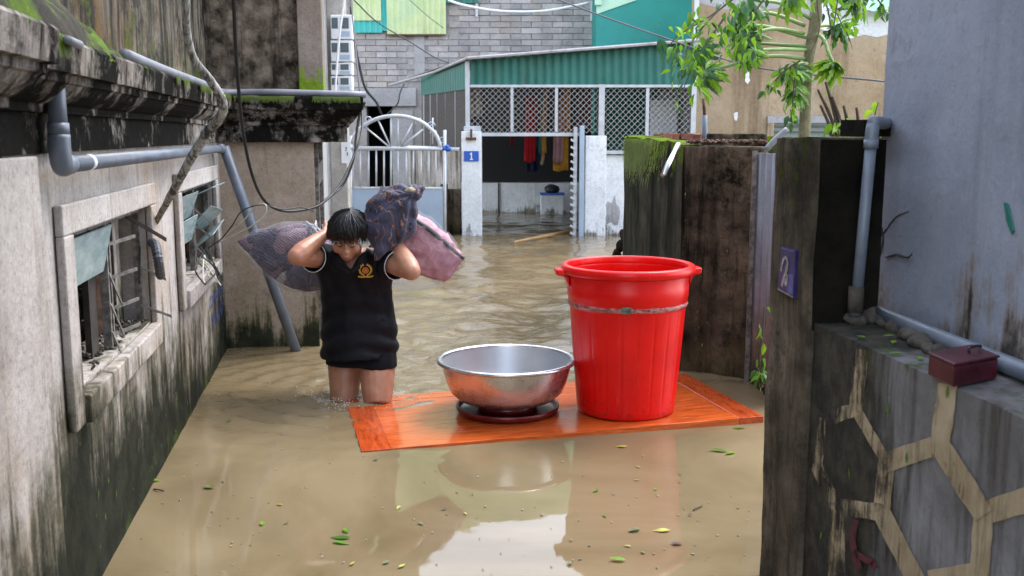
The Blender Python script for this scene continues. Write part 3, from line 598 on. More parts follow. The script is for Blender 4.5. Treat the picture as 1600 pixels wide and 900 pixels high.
# inside of the lean-to
bk = F(755, 330, 18.2); ft = 18.2
xl, xr = F(690, 300, 18.2).x, F(1083, 300, FY).x
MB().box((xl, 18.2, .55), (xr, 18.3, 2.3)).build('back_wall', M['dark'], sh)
MB().box((xl, 18.1, -.5), (xr, 18.19, .53)).build('back_dado', M['white'], sh)
MB().box((xr, 14.12, -.5), (xr + .03, 18.3, 2.5)).build('end_wall', M['greyc'], sh)
g = F(779, 300, 18.09); MB().box((g.x - .012, 18.07, -.1), (g.x + .012, 18.098, .53)).build('dado_pipe', M['black'], sh)
MB().box((F(1030, 235).x, 14.9, .9), (F(1075, 235).x, 15.3, 1.9)).build('inner_board', M['white'], sh)
# laundry
def cloth(label, x0, x1, yt, yb, Y, mat, folds=3, amp=.02):
    a, b = F(x0, yt, Y), F(x1, yt, Y); zb = F(x0, yb, Y).z; ph = random.random() * 6
    def f(u, v):
        return V((lerp(a.x, b.x, u) + .012 * math.sin(v * 3 + ph), Y + amp * math.sin(u * folds * 6.28 + ph) * (.4 + .6 * v) + .02 * nz((u * 3, v * 3, ph)), lerp(a.z, zb, v) + .012 * math.sin(u * 7 + ph) * v))
    o = MB().grid(f, 16, 12).build('hanging_cloth', mat, None, smooth=True, solid=.006); return tag(o, label, 'cloth', 'laundry hung in the lean-to')
random.seed(4)
def cl(name, c): return plain(name, c, .9, var=.12, scale=9)
cloth('red towel hanging inside the lean-to doorway', 820, 838, 150, 253, 16.2, cl('red_cloth', (.50, .012, .02)))
cloth('teal strip of cloth hanging right of the red towel', 842, 848, 150, 240, 16.1, cl('teal_cloth', (.03, .20, .22)), 1)
cloth('narrow orange strip of cloth hanging between teal and pink laundry', 848, 855, 140, 240, 16.0, cl('orange_cloth', (.52, .25, .03)), 1)
cloth('short beige cloth hanging just below the teal strip', 845, 850, 238, 257, 16.15, cl('beige_cloth', (.5, .36, .24)), 1)
cloth('pale pink patterned towel hanging over a mustard sheet', 865, 880, 160, 254, 15.9, cl('pink_cloth', (.45, .25, .27)), 2)
cloth('mustard yellow sheet hanging behind the pink towel', 866, 890, 150, 267, 16.1, cl('mustard_cloth', (.55, .27, .03)), 2)
cloth('dark red strap of cloth hanging in the left of the doorway', 796, 802, 150, 228, 16.4, cl('dark_red_cloth', (.22, .02, .02)), 1)
cloth('navy blue garment low in the back of the doorway', 822, 842, 230, 268, 16.8, cl('navy_cloth', (.012, .02, .08)), 2)
cloth('pale sheer cloth hanging behind the mesh corner', 734, 752, 135, 182, 14.6, cl('pale_cloth', (.42, .36, .31)), 2)
cloth('brown curtain hanging behind the right of the mesh', 902, 924, 138, 205, 15.5, cl('maroon_cloth', (.10, .035, .035)), 3)
cloth('orange shirt hanging high behind the mesh', 880, 892, 136, 206, 15.4, cl('rust_cloth', (.42, .16, .04)), 2)
tag(MB().tube([F(734, 142, 16), F(900, 146, 16), F(1070, 140, 16)], .006, 6).build('washing_line', M['black'], None), 'washing line strung behind the mesh of the lean-to', 'line')
# crate and black bag against the back
cb = thing('foam_crate', 'white foam box with blue rim standing at the back of the lean-to', 'box', F(863, 330, 17.6))
p, q = F(845, 331, 17.6), F(881, 305, 17.6); MB().box((p.x, 17.6, -.1), (q.x, 17.95, q.z)).build('body', M['white'], cb, bevel=.01)
MB().box((p.x - .01, 17.58, q.z + .002), (q.x + .01, 17.96, q.z + .035)).build('rim', M['blue'], cb, bevel=.006)
mb = MB(); mb.ball(F(862, 297, 17.75), (.14, .13, .10)).jitter(.03, 7); tag(mb.build('black_bag', M['black'], None, smooth=True), 'black bag lying on the foam box', 'bag')
# folding gate drawn back at the right of the doorway
fg = thing('folding_gate', 'pale folding steel gate drawn back against the right doorway pillar', 'gate', F(905, 367, FY - .1))
p = F(908, 300, FY - .12); MB().box((p.x - .03, FY - .16, -.2), (p.x + .035, FY - .09, 1.52)).build('slide_post', M['bluepanel'], fg, bevel=.006)
p = F(899, 300, FY - .1); MB().box((p.x - .03, FY - .12, -.2), (p.x + .02, FY - .06, 1.5)).build('channel', M['gate'], fg, bevel=.004)
for k in range(14):
    z = .04 + k * .098; MB().obox((p.x - .035, FY - .13, z), (.035, 0, -.018), (0, .012, 0), (.006, 0, .014)).build('scissor_slat', M['gate'], fg)
# number pillar
gp = thing('gate_pillar', 'white square gate pillar carrying a blue number one plate', 'pillar', F(737, 369, 13.75))
p, q = F(722, 369, 13.7), F(752, 205, 13.7); MB().box((p.x, 13.7, -.5), (q.x, 14.0, q.z)).build('shaft', M['white'], gp, bevel=.012)
MB().box((p.x + .03, 13.78, q.z), (q.x - .01, 13.98, q.z + .07)).build('cap', M['gate'], gp, bevel=.01)
a, b = F(725, 252, 13.69), F(748, 236, 13.69)
pl = MB().box((a.x, 13.682, a.z), (b.x, 13.699, b.z)).build('number_plate', M['blue'], gp, bevel=.003)
cx, cz, s = (a.x + b.x) / 2, (a.z + b.z) / 2, (b.z - a.z) * .36
MB().prism([(cx + x * s, 13.678, cz + z * s) for x, z in ((-.42, -1), (.46, -1), (.46, -.72), (.18, -.72), (.18, 1), (-.1, 1), (-.42, .66), (-.42, .36), (-.13, .5), (-.13, -.72), (-.42, -.72))], (0, .003, 0)).build('digit', M['white'], pl)
a = F(736, 217, 13.68); MB().box((a.x - .07, 13.66, a.z - .015), (a.x + .07, 13.698, a.z + .02)).build('latch', M['rust'], gp); MB().box((a.x - .012, 13.65, a.z - .02), (a.x + .018, 13.69, a.z + .13)).build('bolt', M['rust'], gp)
rp = thing('gate_pillar', 'plain white gate pillar right of the flooded doorway', 'pillar', F(932, 367, 13.9))
p, q = F(912, 366, 14.0), F(948, 212, 13.85); MB().box((p.x, 13.85, -.5), (q.x, 14.15, q.z)).build('shaft', M['white'], rp, bevel=.01)
bw = thing('boundary_wall', 'low white boundary wall with bare patch beside the right gate pillar', 'wall', F(970, 367, 13.95))
q2 = F(1090, 243, 13.95); MB().box((q.x + .004, 13.95, -.5), (q2.x, 14.1, q2.z)).build('face', M['white'], bw)
mb = MB(); random.seed(9); c = F(957, 332, 13.945); pts = []
for k in range(14): t = 2 * math.pi * k / 14; r = 1 + .35 * random.uniform(-1, 1); pts.append((max(q.x + .01, c.x + .11 * r * math.cos(t)), 13.946, c.z + .2 * r * math.sin(t)))
mb.prism(pts, (0, .003, 0)).build('bare_patch', M['greyc'], bw)
# arched gate
ag = thing('arched_gate', 'silver arched steel gate with upright bars and pale blue lower panel', 'gate', at(620, 365, 13.2))
GY = 13.2
def G(px, py): return at(px, py, GY)
def bar(pts, r, nm, seg=8): return MB().tube(pts, r, seg).build(nm, M['gate'], ag, smooth=True)
p, q = G(549, 400), G(692, 294); MB().box((p.x, GY - .01, -.3), (q.x, GY + .01, q.z)).build('lower_panel', M['bluepanel'], ag)
bar([G(547, 232), G(694, 232)], .026, 'top_rail'); bar([G(549, 294), G(692, 294)], .018, 'mid_rail')
for x in (551, 563, 576, 588, 600, 611, 622, 635, 646, 658, 670, 681): bar([G(x, 294), G(x, 232)], .0125, 'bar', 6)
arcp = [G(618 + 71 * math.cos(t), 236 - 55 * math.sin(t)) for t in np.linspace(math.pi * .93, .08, 26)]
bar(arcp, .026, 'arch')
for (x0, y0, x1, y1) in ((570, 198, 610, 231), (590, 186, 611, 231), (611, 182, 611, 231), (622, 182, 622, 231), (645, 192, 625, 231), (661, 202, 625, 231)): bar([G(x0, y0), G(x1, y1)], .0125, 'spoke', 6)
bar([G(695, 203), G(695, 400)], .022, 'gate_stile'); bar([G(548, 212), G(548, 400)], .026, 'gate_stile')
def scroll(x, y, R, n, dr):
    bar([G(x + (R * (1 - .75 * t)) * math.cos(dr * t * 8 + n), y + (R * (1 - .75 * t)) * math.sin(dr * t * 8 + n)) for t in np.linspace(0, 1, 22)], .008, 'scroll', 5)
scroll(655, 190, 6, 2.4, 1); scroll(673, 197, 7, 0, -1); scroll(678, 209, 6, 3.2, 1); scroll(691, 218, 6, 0, 1); scroll(575, 187, 6, 1.0, -1)
bar([G(676, 184), G(676, 225)], .01, 'finial', 6)
mb = MB(); random.seed(6)
for k in range(4): mb.ball(G(697 + random.uniform(-3, 5), 231 + random.uniform(-3, 3)), (.04, .03, .035))
mb.build('plastic_tie', M['blue'], ag, smooth=True)
# half wall and rotten posts between gate and pillar
hw = thing('half_wall', 'stained low wall with rail beside the arched gate', 'wall', at(690, 362, 14.4))
p, q = at(640, 362, 15.0), at(722, 236, 14.2); MB().hexa([(p.x, 15.0, -.5), (q.x - .02, 14.2, -.5), (q.x - .02, 14.3, -.5), (p.x, 15.1, -.5), (p.x, 15.0, 1.17), (q.x - .02, 14.2, 1.17), (q.x - .02, 14.3, 1.17), (p.x, 15.1, 1.17)]).build('face', M['halfwall'], hw)
MB().tube([(p.x, 15.02, 1.21), (q.x - .02, 14.22, 1.19)], .03, 8).build('rail', M['gate'], hw)
a, b = at(700, 366, 14.0), at(720, 296, 14.0); tag(MB().box((a.x, 14.0, -.5), (b.x, 14.15, b.z)).jitter(.01, 5).build('stub_post', M['dark_c'], None), 'mossy dark stub post beside the number one pillar', 'post')
a, b = at(689, 366, 13.9), at(699, 288, 13.9); tag(MB().box((a.x, 13.9, -.5), (b.x, 13.98, b.z)).jitter(.008, 5).build('plank', M['darkwood'], None), 'dark rotten plank standing right of the arched gate', 'plank')
# utility post with meter boxes
MY = 12.0
up = thing('utility_post', 'spotted concrete post left of the arched gate', 'post', at(533, 375, MY))
a, b = at(519, 375, MY), at(546, 375, MY); MB().box((a.x, MY, -.5), (b.x, MY + .2, 5.2)).build('shaft', M['pole'], up, bevel=.015)
pn = thing('paper_notice', 'small white paper notice fixed to the concrete post by the gate', 'notice', at(541, 238, MY - .03))
a, b = at(534, 255, MY - .03), at(548, 222, MY - .03); MB().box((a.x, MY - .034, a.z), (b.x, MY - .03, b.z)).build('sheet', M['whitep'], pn)
for (x0, y0, x1, y1) in ((540, 230, 542, 233), (539, 234.5, 542, 235.5), (542, 238, 543.5, 243)):
    c, d = at(x0, y1, MY - .036), at(x1, y0, MY - .036); MB().box((c.x, MY - .0365, c.z), (d.x, MY - .035, d.z)).build('print_mark', M['cablegrey'], pn)
lab = ['topmost white meter box on the concrete post', 'second white meter box from the top on the concrete post', 'third white meter box from the top on the concrete post', 'lowest white meter box on the concrete post']
for i, (y0, y1) in enumerate(((23, 62), (63, 97), (98, 118), (119, 143))):
    bx = thing('meter_box', lab[i], 'meter box', at(533, y1, MY - .1), group='meter boxes stacked on the concrete post')
    a, b = at(517, y1, MY - .15), at(550, y0, MY - .15); MB().box((a.x, MY - .15, a.z + .006), (b.x, MY - .01, b.z)).build('case', M['whitep'], bx, bevel=.01)
    hgt = b.z - a.z
    for (u0, u1) in ((.06, .34), (.46, .84)):
        MB().box((lerp(a.x, b.x, u0), MY - .156, a.z + hgt * .45), (lerp(a.x, b.x, u1), MY - .1505, a.z + hgt * .88)).build('window', M['pane'], bx)
    MB().box((lerp(a.x, b.x, .42), MY - .154, a.z + hgt * .12), (lerp(a.x, b.x, .88), MY - .1505, a.z + hgt * .34)).build('label_strip', M['bluepanel'], bx)
# wires
def wire(label, pts, r, mt='cablegrey', n=8): return tag(MB().tube(cr(pts, n), r, 6).build('overhead_wire', M[mt], None, smooth=True), label, 'wire', 'wires at the far end')
wire('white cable hanging in front of the meter boxes', [at(541, -20, MY - .3), at(530, 60, MY - .3), at(524, 140, MY - .3), at(524, 175, MY - .3)], .014, 'whitep')
wire('pair of thick dark cables dropping right of the meter boxes', [at(548, 10, 13), at(553, 60, 13.3), at(563, 110, 13.6), at(572, 140, 14), at(588, 160, 16), at(597, 180, 17.5)], .02)
wire('thin dark wire sloping from the meter boxes down to the roof edge', [at(553, 0, 13), at(590, 35, 14.5), at(640, 65, 15.5), at(676, 88, 16.2), at(700, 98, 16.6)], .009)
wire('thin wire crossing the pale green sheet', [at(640, 0, 17.8), at(668, 25, 17.9), at(693, 44, 18)], .006)
wire('dark wire crossing in front of the teal wall', [at(868, -2, 14.5), at(960, 32, 14), at(1050, 63, 13.4), at(1180, 105, 13), at(1390, 128, 12)], .011)
wire('thin cable curling up from the doorway to the lean-to roof', [at(605, 178, 17.3), at(614, 170, 17), at(622, 160, 16.8), at(625, 145, 16.8), at(632, 130, 16.9)], .012)
wire('white sagging cable on the brick wall', [at(700, 0, 18.1), at(725, 8, 18.1), at(780, 17, 18.1), at(850, 17, 18.1), at(922, 4, 18.1)], .024, 'whitep')
wire('cable running along the black end of the cornice beside the gate', [at(570, 160, 7), at(562, 180, 7.4), at(556, 215, 8), at(552, 250, 8.6), at(535, 290, 8.8), at(500, 318, 8.4)], .010)
# brick house
BY = 18.5
bh = thing('brick_house', 'grey concrete block house with hung corrugated sheets behind the lean-to', 'building', at(740, 330, BY))
X0, X1 = at(540, 100, BY).x, at(933, 100, BY).x; dx0, dx1 = at(573, 200, BY).x, at(614, 200, BY).x; zl = at(600, 166, BY).z
for nm, b in (('wall', ((X0 - 2, BY, zl), (X1, BY + .25, 4.3))), ('wall', ((X0 - 2, BY, -.5), (dx0, BY + .25, zl))), ('wall', ((dx1, BY, -.5), (X1, BY + .25, zl)))): MB().box(*b).build(nm, M['mortar'], bh)
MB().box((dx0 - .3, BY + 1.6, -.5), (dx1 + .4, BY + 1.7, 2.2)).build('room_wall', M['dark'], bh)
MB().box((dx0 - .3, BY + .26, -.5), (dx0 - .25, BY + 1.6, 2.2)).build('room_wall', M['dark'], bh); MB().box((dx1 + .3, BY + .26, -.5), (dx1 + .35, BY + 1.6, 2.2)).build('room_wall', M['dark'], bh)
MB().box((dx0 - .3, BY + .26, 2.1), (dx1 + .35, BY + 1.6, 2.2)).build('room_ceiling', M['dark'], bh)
a, b = at(614, 300, BY - .02), at(645, 172, BY - .02); MB().box((a.x, BY - .02, -.5), (b.x, BY - .004, b.z)).build('door_leaf', M['greyc'], bh)
a, b = at(552, 166, BY - .06), at(650, 138, BY - .06); MB().box((a.x, BY - .06, a.z), (b.x, BY - .003, b.z)).build('lintel', M['greyc'], bh, bevel=.01)
a, b = at(648, 120, BY - .03), at(663, 50, BY - .03); MB().box((a.x, BY - .03, a.z), (b.x, BY - .003, b.z)).build('column', M['greyc'], bh)
cx0, cx1 = a.x, b.x
src = None; random.seed(11); ch, bl = .106, .375; nb = 0; zb0 = at(600, 137, BY).z
proto = MB().box((-.5, -.5, -.5), (.5, .5, .5)).build('brick', M['brick'], bh, local=True); me = proto.data
bm = bmesh.new(); bm.from_mesh(me); bmesh.ops.bevel(bm, geom=list(bm.edges), offset=.04, segments=1, affect='EDGES'); bm.to_mesh(me); bm.free(); first = True
sx0, sx1, sz = at(550, 50, BY).x, at(698, 50, BY).x, at(600, 56, BY).z
Mi = world_m(bh).inverted()
for r in range(20):
    z = zb0 + r * ch + ch / 2
    if z > 4.0: break
    x = X0 + (r % 2) * bl * .5
    while x < X1 - .05:
        x2 = min(x + bl, X1); xc = (x + x2) / 2
        px_ = 800 + FPX * xc / BY
        hid = (z > sz and x2 > sx0 and x < sx1 - .06) or (cx0 - .0 < xc < cx1) 
        roofz = at(px_, np.interp(px_, [640, 733, 1080], [128, 95, 68]), BY).z
        if not hid and z > roofz - .1 and x2 - x > .08 and nb < 300:
            o = proto if first else bpy.data.objects.new('brick', me)
            if not first: col.objects.link(o); o.parent = bh
            first = False; nb += 1
            o.matrix_basis = Mi @ Matrix.LocRotScale(V((xc, BY + .004 - random.uniform(0, .008), z + random.uniform(-.003, .003))), Euler((0, random.uniform(-.008, .008), 0)), V((x2 - x - random.uniform(.01, .02), .05, ch - random.uniform(.008, .016))))
        x = x2
def sheet(nm, x0, x1, y0, y1, Y, mt, pitch=.11, amp=.016): 
    a0, b0, a1, b1 = at(x0, y1, Y), at(x1, y1, Y), at(x0, y0, Y), at(x1, y0, Y); a1.x = a0.x; b1.x = b0.x
    return corr(MB(), a0, b0, a1, b1, pitch, amp).build(nm, M[mt], bh, smooth=True, fixn=False)
sheet('corrugated_sheet', 552, 597, 32, 51, BY - .09, 'brightteal'); sheet('corrugated_sheet', 552, 596, -45, 32, BY - .12, 'palegreen'); sheet('corrugated_sheet', 597, 605, -45, 48, BY - .085, 'brightteal'); sheet('corrugated_sheet', 605, 697, -45, 54, BY - .1, 'palegreen')
sheet('corrugated_sheet', 697, 747, -45, 5, BY - .1, 'teal')
MB().box((at(605, 55, BY).x, BY - .13, at(605, 56.5, BY).z), (at(697, 55, BY).x, BY - .08, at(605, 54.2, BY).z)).build('sheet_edge', M['rust'], bh)
for (x, y0, y1) in ((745, 2, 26), (924, 2, 33)):
    a = at(x, y1, BY - .05); MB().box((a.x - .022, BY - .06, a.z), (a.x + .022, BY - .02, at(x, y0, BY - .05).z)).build('bracket', M['gate'], bh)
# upper storey of faded sheet (seen only mirrored in the water)
XU0, XU1 = X0 - 1.2, X1 + .3
a0, b0, a1, b1 = V((XU0, BY - .15, 4.3)), V((XU1, BY - .15, 4.3)), V((XU0, BY - .15, 7.2)), V((XU1, BY - .15, 5.6))
corr(MB(), a0, b0, a1, b1, .13, .02).build('upper_sheet_wall', M['palegreen'], bh, smooth=True, fixn=False)
MB().hexa([(XU0, BY - .1, 4.28), (XU1, BY - .1, 4.28), (XU1, BY + 3, 4.28), (XU0, BY + 3, 4.28), (XU0, BY - .1, 7.15), (XU1, BY - .1, 5.55), (XU1, BY + 3, 5.55), (XU0, BY + 3, 7.15)]).build('upper_storey', M['greyc'], bh)
# teal building
TY = 17.4
th_ = thing('teal_building', 'teal painted wall rising behind the lean-to roof', 'building', at(1010, 330, TY))
a, b = at(931, 85, TY), at(1093, 0, TY); MB().box((a.x, TY, 1.0), (b.x + 1, TY + .9, 5.2)).build('wall', M['tealwall'], th_)
p = [at(932, 22, TY - .02), at(995, 0, TY - .02), at(995, -30, TY - .02), at(932, -30, TY - .02)]; MB().prism(p, (0, .015, 0)).build('light_panel', M['mint'], th_)
p = at(934, 8, TY - .05); MB().box((p.x - .05, TY - .09, p.z), (p.x + .06, TY - .022, p.z + 1)).build('corner_trim', M['mint'], th_)
# brown house
HY = 15.4
br = thing('brown_house', 'stained brown rendered house behind the papaya tree', 'building', at(1250, 330, HY))
a = at(1084, 100, HY); wx0, wx1, wz0, wz1 = at(1207, 230, HY).x, at(1302, 230, HY).x, at(1250, 226, HY).z, at(1250, 192, HY).z
for b in (((a.x, HY, -.5), (wx0, HY + .3, 6.3)), ((wx0, HY, wz1), (wx1, HY + .3, 6.3)), ((wx0, HY, -.5), (wx1, HY + .3, wz0)), ((wx1, HY, -.5), (a.x + 9, HY + .3, 6.3))): MB().box(*b).build('wall', M['brown'], br)
MB().box((a.x - .02, HY - .04, -.5), (a.x + .05, HY - .004, 6.3)).build('downpipe', M['gate'], br)
wn_ = MB().box((wx0 - .1, HY - .05, wz1), (wx1 + .1, HY - .003, wz1 + .1)).build('window', M['greyc'], br)
MB().box((wx0 - .1, HY - .05, wz0), (wx0, HY - .003, wz1 - .002)).build('jamb', M['brown'], wn_)
MB().box((wx0, HY + .12, wz0), (wx1, HY + .14, wz1)).build('pane', M['pane'], wn_)
for k in range(4): z = wz1 - .05 - k * .085; MB().obox(((wx0 + wx1) / 2, HY + .07, z), ((wx1 - wx0) / 2 - .03, 0, 0), (0, .03, -.02), (0, .002, .003)).build('slat', M['glass'], wn_)
random.seed(31)
def patch(x, y, rx, ry, mt='white', n=16):
    c = at(x, y, HY - .004); pts = []
    for k in range(n): t = 2 * math.pi * k / n; r = random.uniform(.65, 1.15); pts.append((c.x + rx * r * math.cos(t) * HY / FPX, HY - .004, c.z + ry * r * math.sin(t) * HY / FPX))
    MB().prism(pts, (0, .0025, 0)).build('bare_patch', M[mt], br)
for q in ((1168, 121, 4, 11), (1150, 181, 4, 7)): patch(*q)
# pale upper band with ragged lower edge, and the sheet roof above it
pts = [at(x, y, HY - .004) for x, y in ((1270, 40), (1290, 48), (1310, 56), (1330, 60), (1350, 54), (1370, 58), (1395, 52), (1440, 56), (1440, -60), (1270, -60))]
MB().prism(pts, (0, .0025, 0)).build('pale_band', M['white'], br)
pts = [at(x, y, HY - .004) for x, y in ((1088, 4), (1130, 14), (1180, 18), (1220, 12), (1268, 34), (1268, -60), (1088, -60))]
MB().prism(pts, (0, .0025, 0)).build('pale_band', M['greyc'], br)
corr(MB(), at(1332, 14, HY - .3), at(1460, 26, HY - .3), at(1332, -40, HY - .1), at(1460, -40, HY - .1), .12, .015).build('awning_sheet', M['mint'], br, smooth=True, fixn=False)
# ------------------------------------------------------------------ right side: yard wall, pillar, low wall, house
def wallpath(mb, pts, th, z0, ztop, step=.12, amp=.012, vseg=12):
    """wall along a plan polyline with an uneven top; returns ring mesh"""
    P_ = [V((p[0], p[1], 0)) for p in pts]; dense = [];
    for i in range(len(P_) - 1):
        n = max(1, int((P_[i + 1] - P_[i]).length / step))
        for k in range(n): dense.append(lerp(P_[i], P_[i + 1], k / n))
    dense.append(P_[-1]); rs = []; acc = 0
    for i, p in enumerate(dense):
        t = (dense[min(i + 1, len(dense) - 1)] - dense[max(0, i - 1)]).normalized(); nn = V((t.y, -t.x, 0)); tt = i / (len(dense) - 1)
        zt = ztop(tt) + amp * 1.4 * nz(p, 6); ring = []
        for k in range(vseg + 1): z = lerp(z0, zt, k / vseg); ring.append(p + nn * amp * .7 * nz((p.x, p.y, z), 5) + V((0, 0, z)))
        for k in range(vseg + 1): z = lerp(zt, z0, k / vseg); ring.append(p - nn * th + V((0, 0, z)) + nn * amp * .7 * nz((p.x, p.y, z), 5, 7))
        rs.append(ring)
    return mb.rings(rs, cap=True)
def pxY(px, Y): q = at(px, 400, Y); return (q.x, Y)
yw = thing('yard_wall', 'dark moss capped concrete wall curving round the papaya yard', 'wall', (1.3, 6.0, -.5))
wallpath(MB(), [pxY(1186, 5.62), pxY(1062, 5.84)], -.13, -.5, lambda t: 1.335).build('front_slab', M['dark_c'], yw, smooth=False, bevel=.012)
cp = [V((*pxY(1063, 5.86), 0)), V((*pxY(1040, 6.25), 0)), V((*pxY(1008, 6.85), 0)), V((*pxY(984, 7.5), 0)), V((*pxY(973, 8.2), 0)), V((*pxY(982, 8.9), 0)), V((*pxY(1010, 9.4), 0)), V((*pxY(1060, 9.75), 0)), V((*pxY(1130, 9.9), 0)), V((*pxY(1260, 10), 0)), V((*pxY(1420, 10), 0))]
wallpath(MB(), cr(cp, 4), -.13, -.5, lambda t: 1.345 + .035 * min(1, t * 3.5), amp=.014).build('curved_wall', M['moss_wall'], yw)
# bricks bare of render on the far run
random.seed(17); src = MB().box((-.055, -.05, -.028), (.055, .05, .028)).build('brick', M['redbrick'], yw, bevel=.006, local=True); k = 0
for px in (1032, 1044, 1054, 1065, 1077, 1090, 1100, 1112):
    Y = np.interp(px, [1020, 1060, 1130], [9.42, 9.66, 9.82]); q = at(px, 214, Y)
    for c in range(2):
        o = src if k == 0 else share(src, 'brick', yw); k += 1
        if c == 1 and px % 3: z = 1.345
        else: z = 1.405
        o.matrix_basis = world_m(yw).inverted() @ Matrix.LocRotScale(V((q.x + .03 * c, Y - .08 * c, z - .028)), Euler((random.uniform(-.1, .1), random.uniform(-.1, .1), random.uniform(-.3, .4))), None)
# moss tufts drooping over the rounded end
mb = MB(); random.seed(14); cc = cr(cp[:7], 30)
for k in range(4200):
    i = int(random.gauss(82, 16) % len(cc)); p = cc[i]; t = (cc[min(i + 1, len(cc) - 1)] - cc[i - 1]).normalized(); out = V((-t.y, t.x, 0)) if False else V((t.y, -t.x, 0))
    out = -out if out.dot(V((1.6, 8.2, 0)) - p) > 0 else out
    z = 1.37 - abs(random.gauss(0, .10)); ln = random.uniform(.02, .06); wd = random.uniform(.002, .006); q = p + out * random.uniform(.002, .018) + V((0, 0, z)); 
    mb.add([q - t * wd, q + t * wd, q + t * wd * .4 + out * .008 - V((0, 0, ln)), q - t * wd * .4 + out * .008 - V((0, 0, ln))], [(0, 1, 2, 3)])
M['mossb'] = leafmat('bright_moss', (.19, .29, .010), .15)
stuff(mb.build('moss', M['mossb'], yw, fixn=False))
random.seed(15); mb = MB()
for k in range(260):
    t = random.random(); q = at(lerp(1075, 1200, t), 216, lerp(5.82, 5.70, t)); c = V((q.x, q.y + random.uniform(.0, .12), 1.352 + random.random() * .012)); r = random.uniform(.008, .02)
    mb.ball(c, (r, r * .7, r * .35), Euler((random.random(), random.random(), random.random() * 6)).to_matrix(), 5, 4)
M['litter2'] = plain('brown_leaf_litter', (.13, .06, .035), .8, var=.4, scale=60)
stuff(mb.build('leaf_litter', M['litter2'], yw))
a = at(1108, 213, 6.4); MB().box((a.x, 6.4, 1.30), (at(1200, 213, 6.4).x, 6.5, 1.405)).jitter(.004, 6).build('coping_slab', M['dark_c'], yw, bevel=.008)
# broken brick toe at the rounded end
mb = MB(); c = at(965, 350, 8.35)
for k in range(7): mb.ball((c.x + random.uniform(-.02, .05), c.y + random.uniform(-.1, .1), .05 + k * .085), (.06 - .004 * k, .07, .06))
mb.jitter(.03, 9).build('broken_edge', M['dark_c'], yw)
tag(MB().tube([at(1060, 226, 5.78), at(1036, 274, 5.55)], .017, 12).build('steel_tube', M['chrome'], None, smooth=True), 'short shiny steel tube sticking out of the yard wall top', 'tube')
tag(MB().tube(cr([at(1196, 234, 5.5), at(1212, 218, 5.5), at(1230, 201, 5.5)], 4), [.014, .017, .013], 8).build('pale_branch', M['pvc_l'], None, smooth=True), 'pale stick slanting above the grey corrugated gate', 'stick')
rd = thing('rod_in_pipe', 'dark rod standing in a grey pipe sleeve behind the yard wall', 'rod', at(1101, 214, 9.5))
p = at(1102, 214, 9.5); q = at(1101, 180, 9.5); r_ = at(1099, 154, 9.5); MB().tube([V((p.x, 9.5, 1.2)), q], .027, 10).build('sleeve', M['pvc'], rd, smooth=True); MB().tube([q, r_], .015, 8).build('rod', M['rust'], rd, smooth=True)
# grey corrugated gate
cg = thing('corrugated_gate', 'narrow grey corrugated iron gate between yard wall and pillar', 'gate', (1.4, 5.4, -.3))
a, b = V((*pxY(1177, 5.62), -.4)), V((*pxY(1228, 5.05), -.4)); a.z = b.z = -.4
corr(MB(), a, b, a + V((0, 0, 1.70)), b + V((0, 0, 1.70)), .105, .018, 8, 2).build('sheet', M['greysheet'], cg, smooth=True, fixn=False, solid=.003)
q = pxY(1173, 5.6); MB().box((q[0] - .012, 5.58, -.4), (q[0] + .012, 5.60, 1.31)).build('edge_strip', M['dirtywhite'], cg)
# right gate pillar
RP = onz(1186, 897); RV = V((-.11, .994, 0)).normalized(); RN = V((-RV.y, RV.x, 0))          # RN points into the alley
def R(s, o, z): return V((RP.x, RP.y, 0)) + RV * s + RN * o + V((0, 0, z))
def rbox(mb, s0, s1, o0, o1, z0, z1): return mb.hexa([R(s0, o0, z0), R(s1, o0, z0), R(s1, o1, z0), R(s0, o1, z0), R(s0, o0, z1), R(s1, o0, z1), R(s1, o1, z1), R(s0, o1, z1)])
def gridbox(s0, s1, o0, o1, z0, z1, amp, st=.06):
    bm = bmesh.new(); mb = MB()
    def face(f, la, lb): mb.grid(f, max(2, int(la / st)), max(2, int(lb / st)))
    face(lambda a, b: R(lerp(s0, s1, a), o1, lerp(z0, z1, b)), s1 - s0, z1 - z0); face(lambda a, b: R(lerp(s0, s1, a), o0, lerp(z0, z1, b)), s1 - s0, z1 - z0)
    face(lambda a, b: R(s0, lerp(o0, o1, a), lerp(z0, z1, b)), o1 - o0, z1 - z0); face(lambda a, b: R(s1, lerp(o0, o1, a), lerp(z0, z1, b)), o1 - o0, z1 - z0)
    face(lambda a, b: R(lerp(s0, s1, a), lerp(o0, o1, b), z1), s1 - s0, o1 - o0); bm.free()
    return mb.jitter(amp, 7)
pr = thing('stone_pillar', 'dark mossy concrete pillar at right carrying a worn blue enamel plaque', 'pillar', R(-.15, -.15, -.5))
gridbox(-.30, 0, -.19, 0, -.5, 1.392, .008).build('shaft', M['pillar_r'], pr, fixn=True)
gridbox(-.306, -.29, -.195, -.008, .86, 1.386, .002).build('shaded_face', M['pillar_shade'], pr, fixn=True)  # thin facing that paints the pillar's camera side as shaded
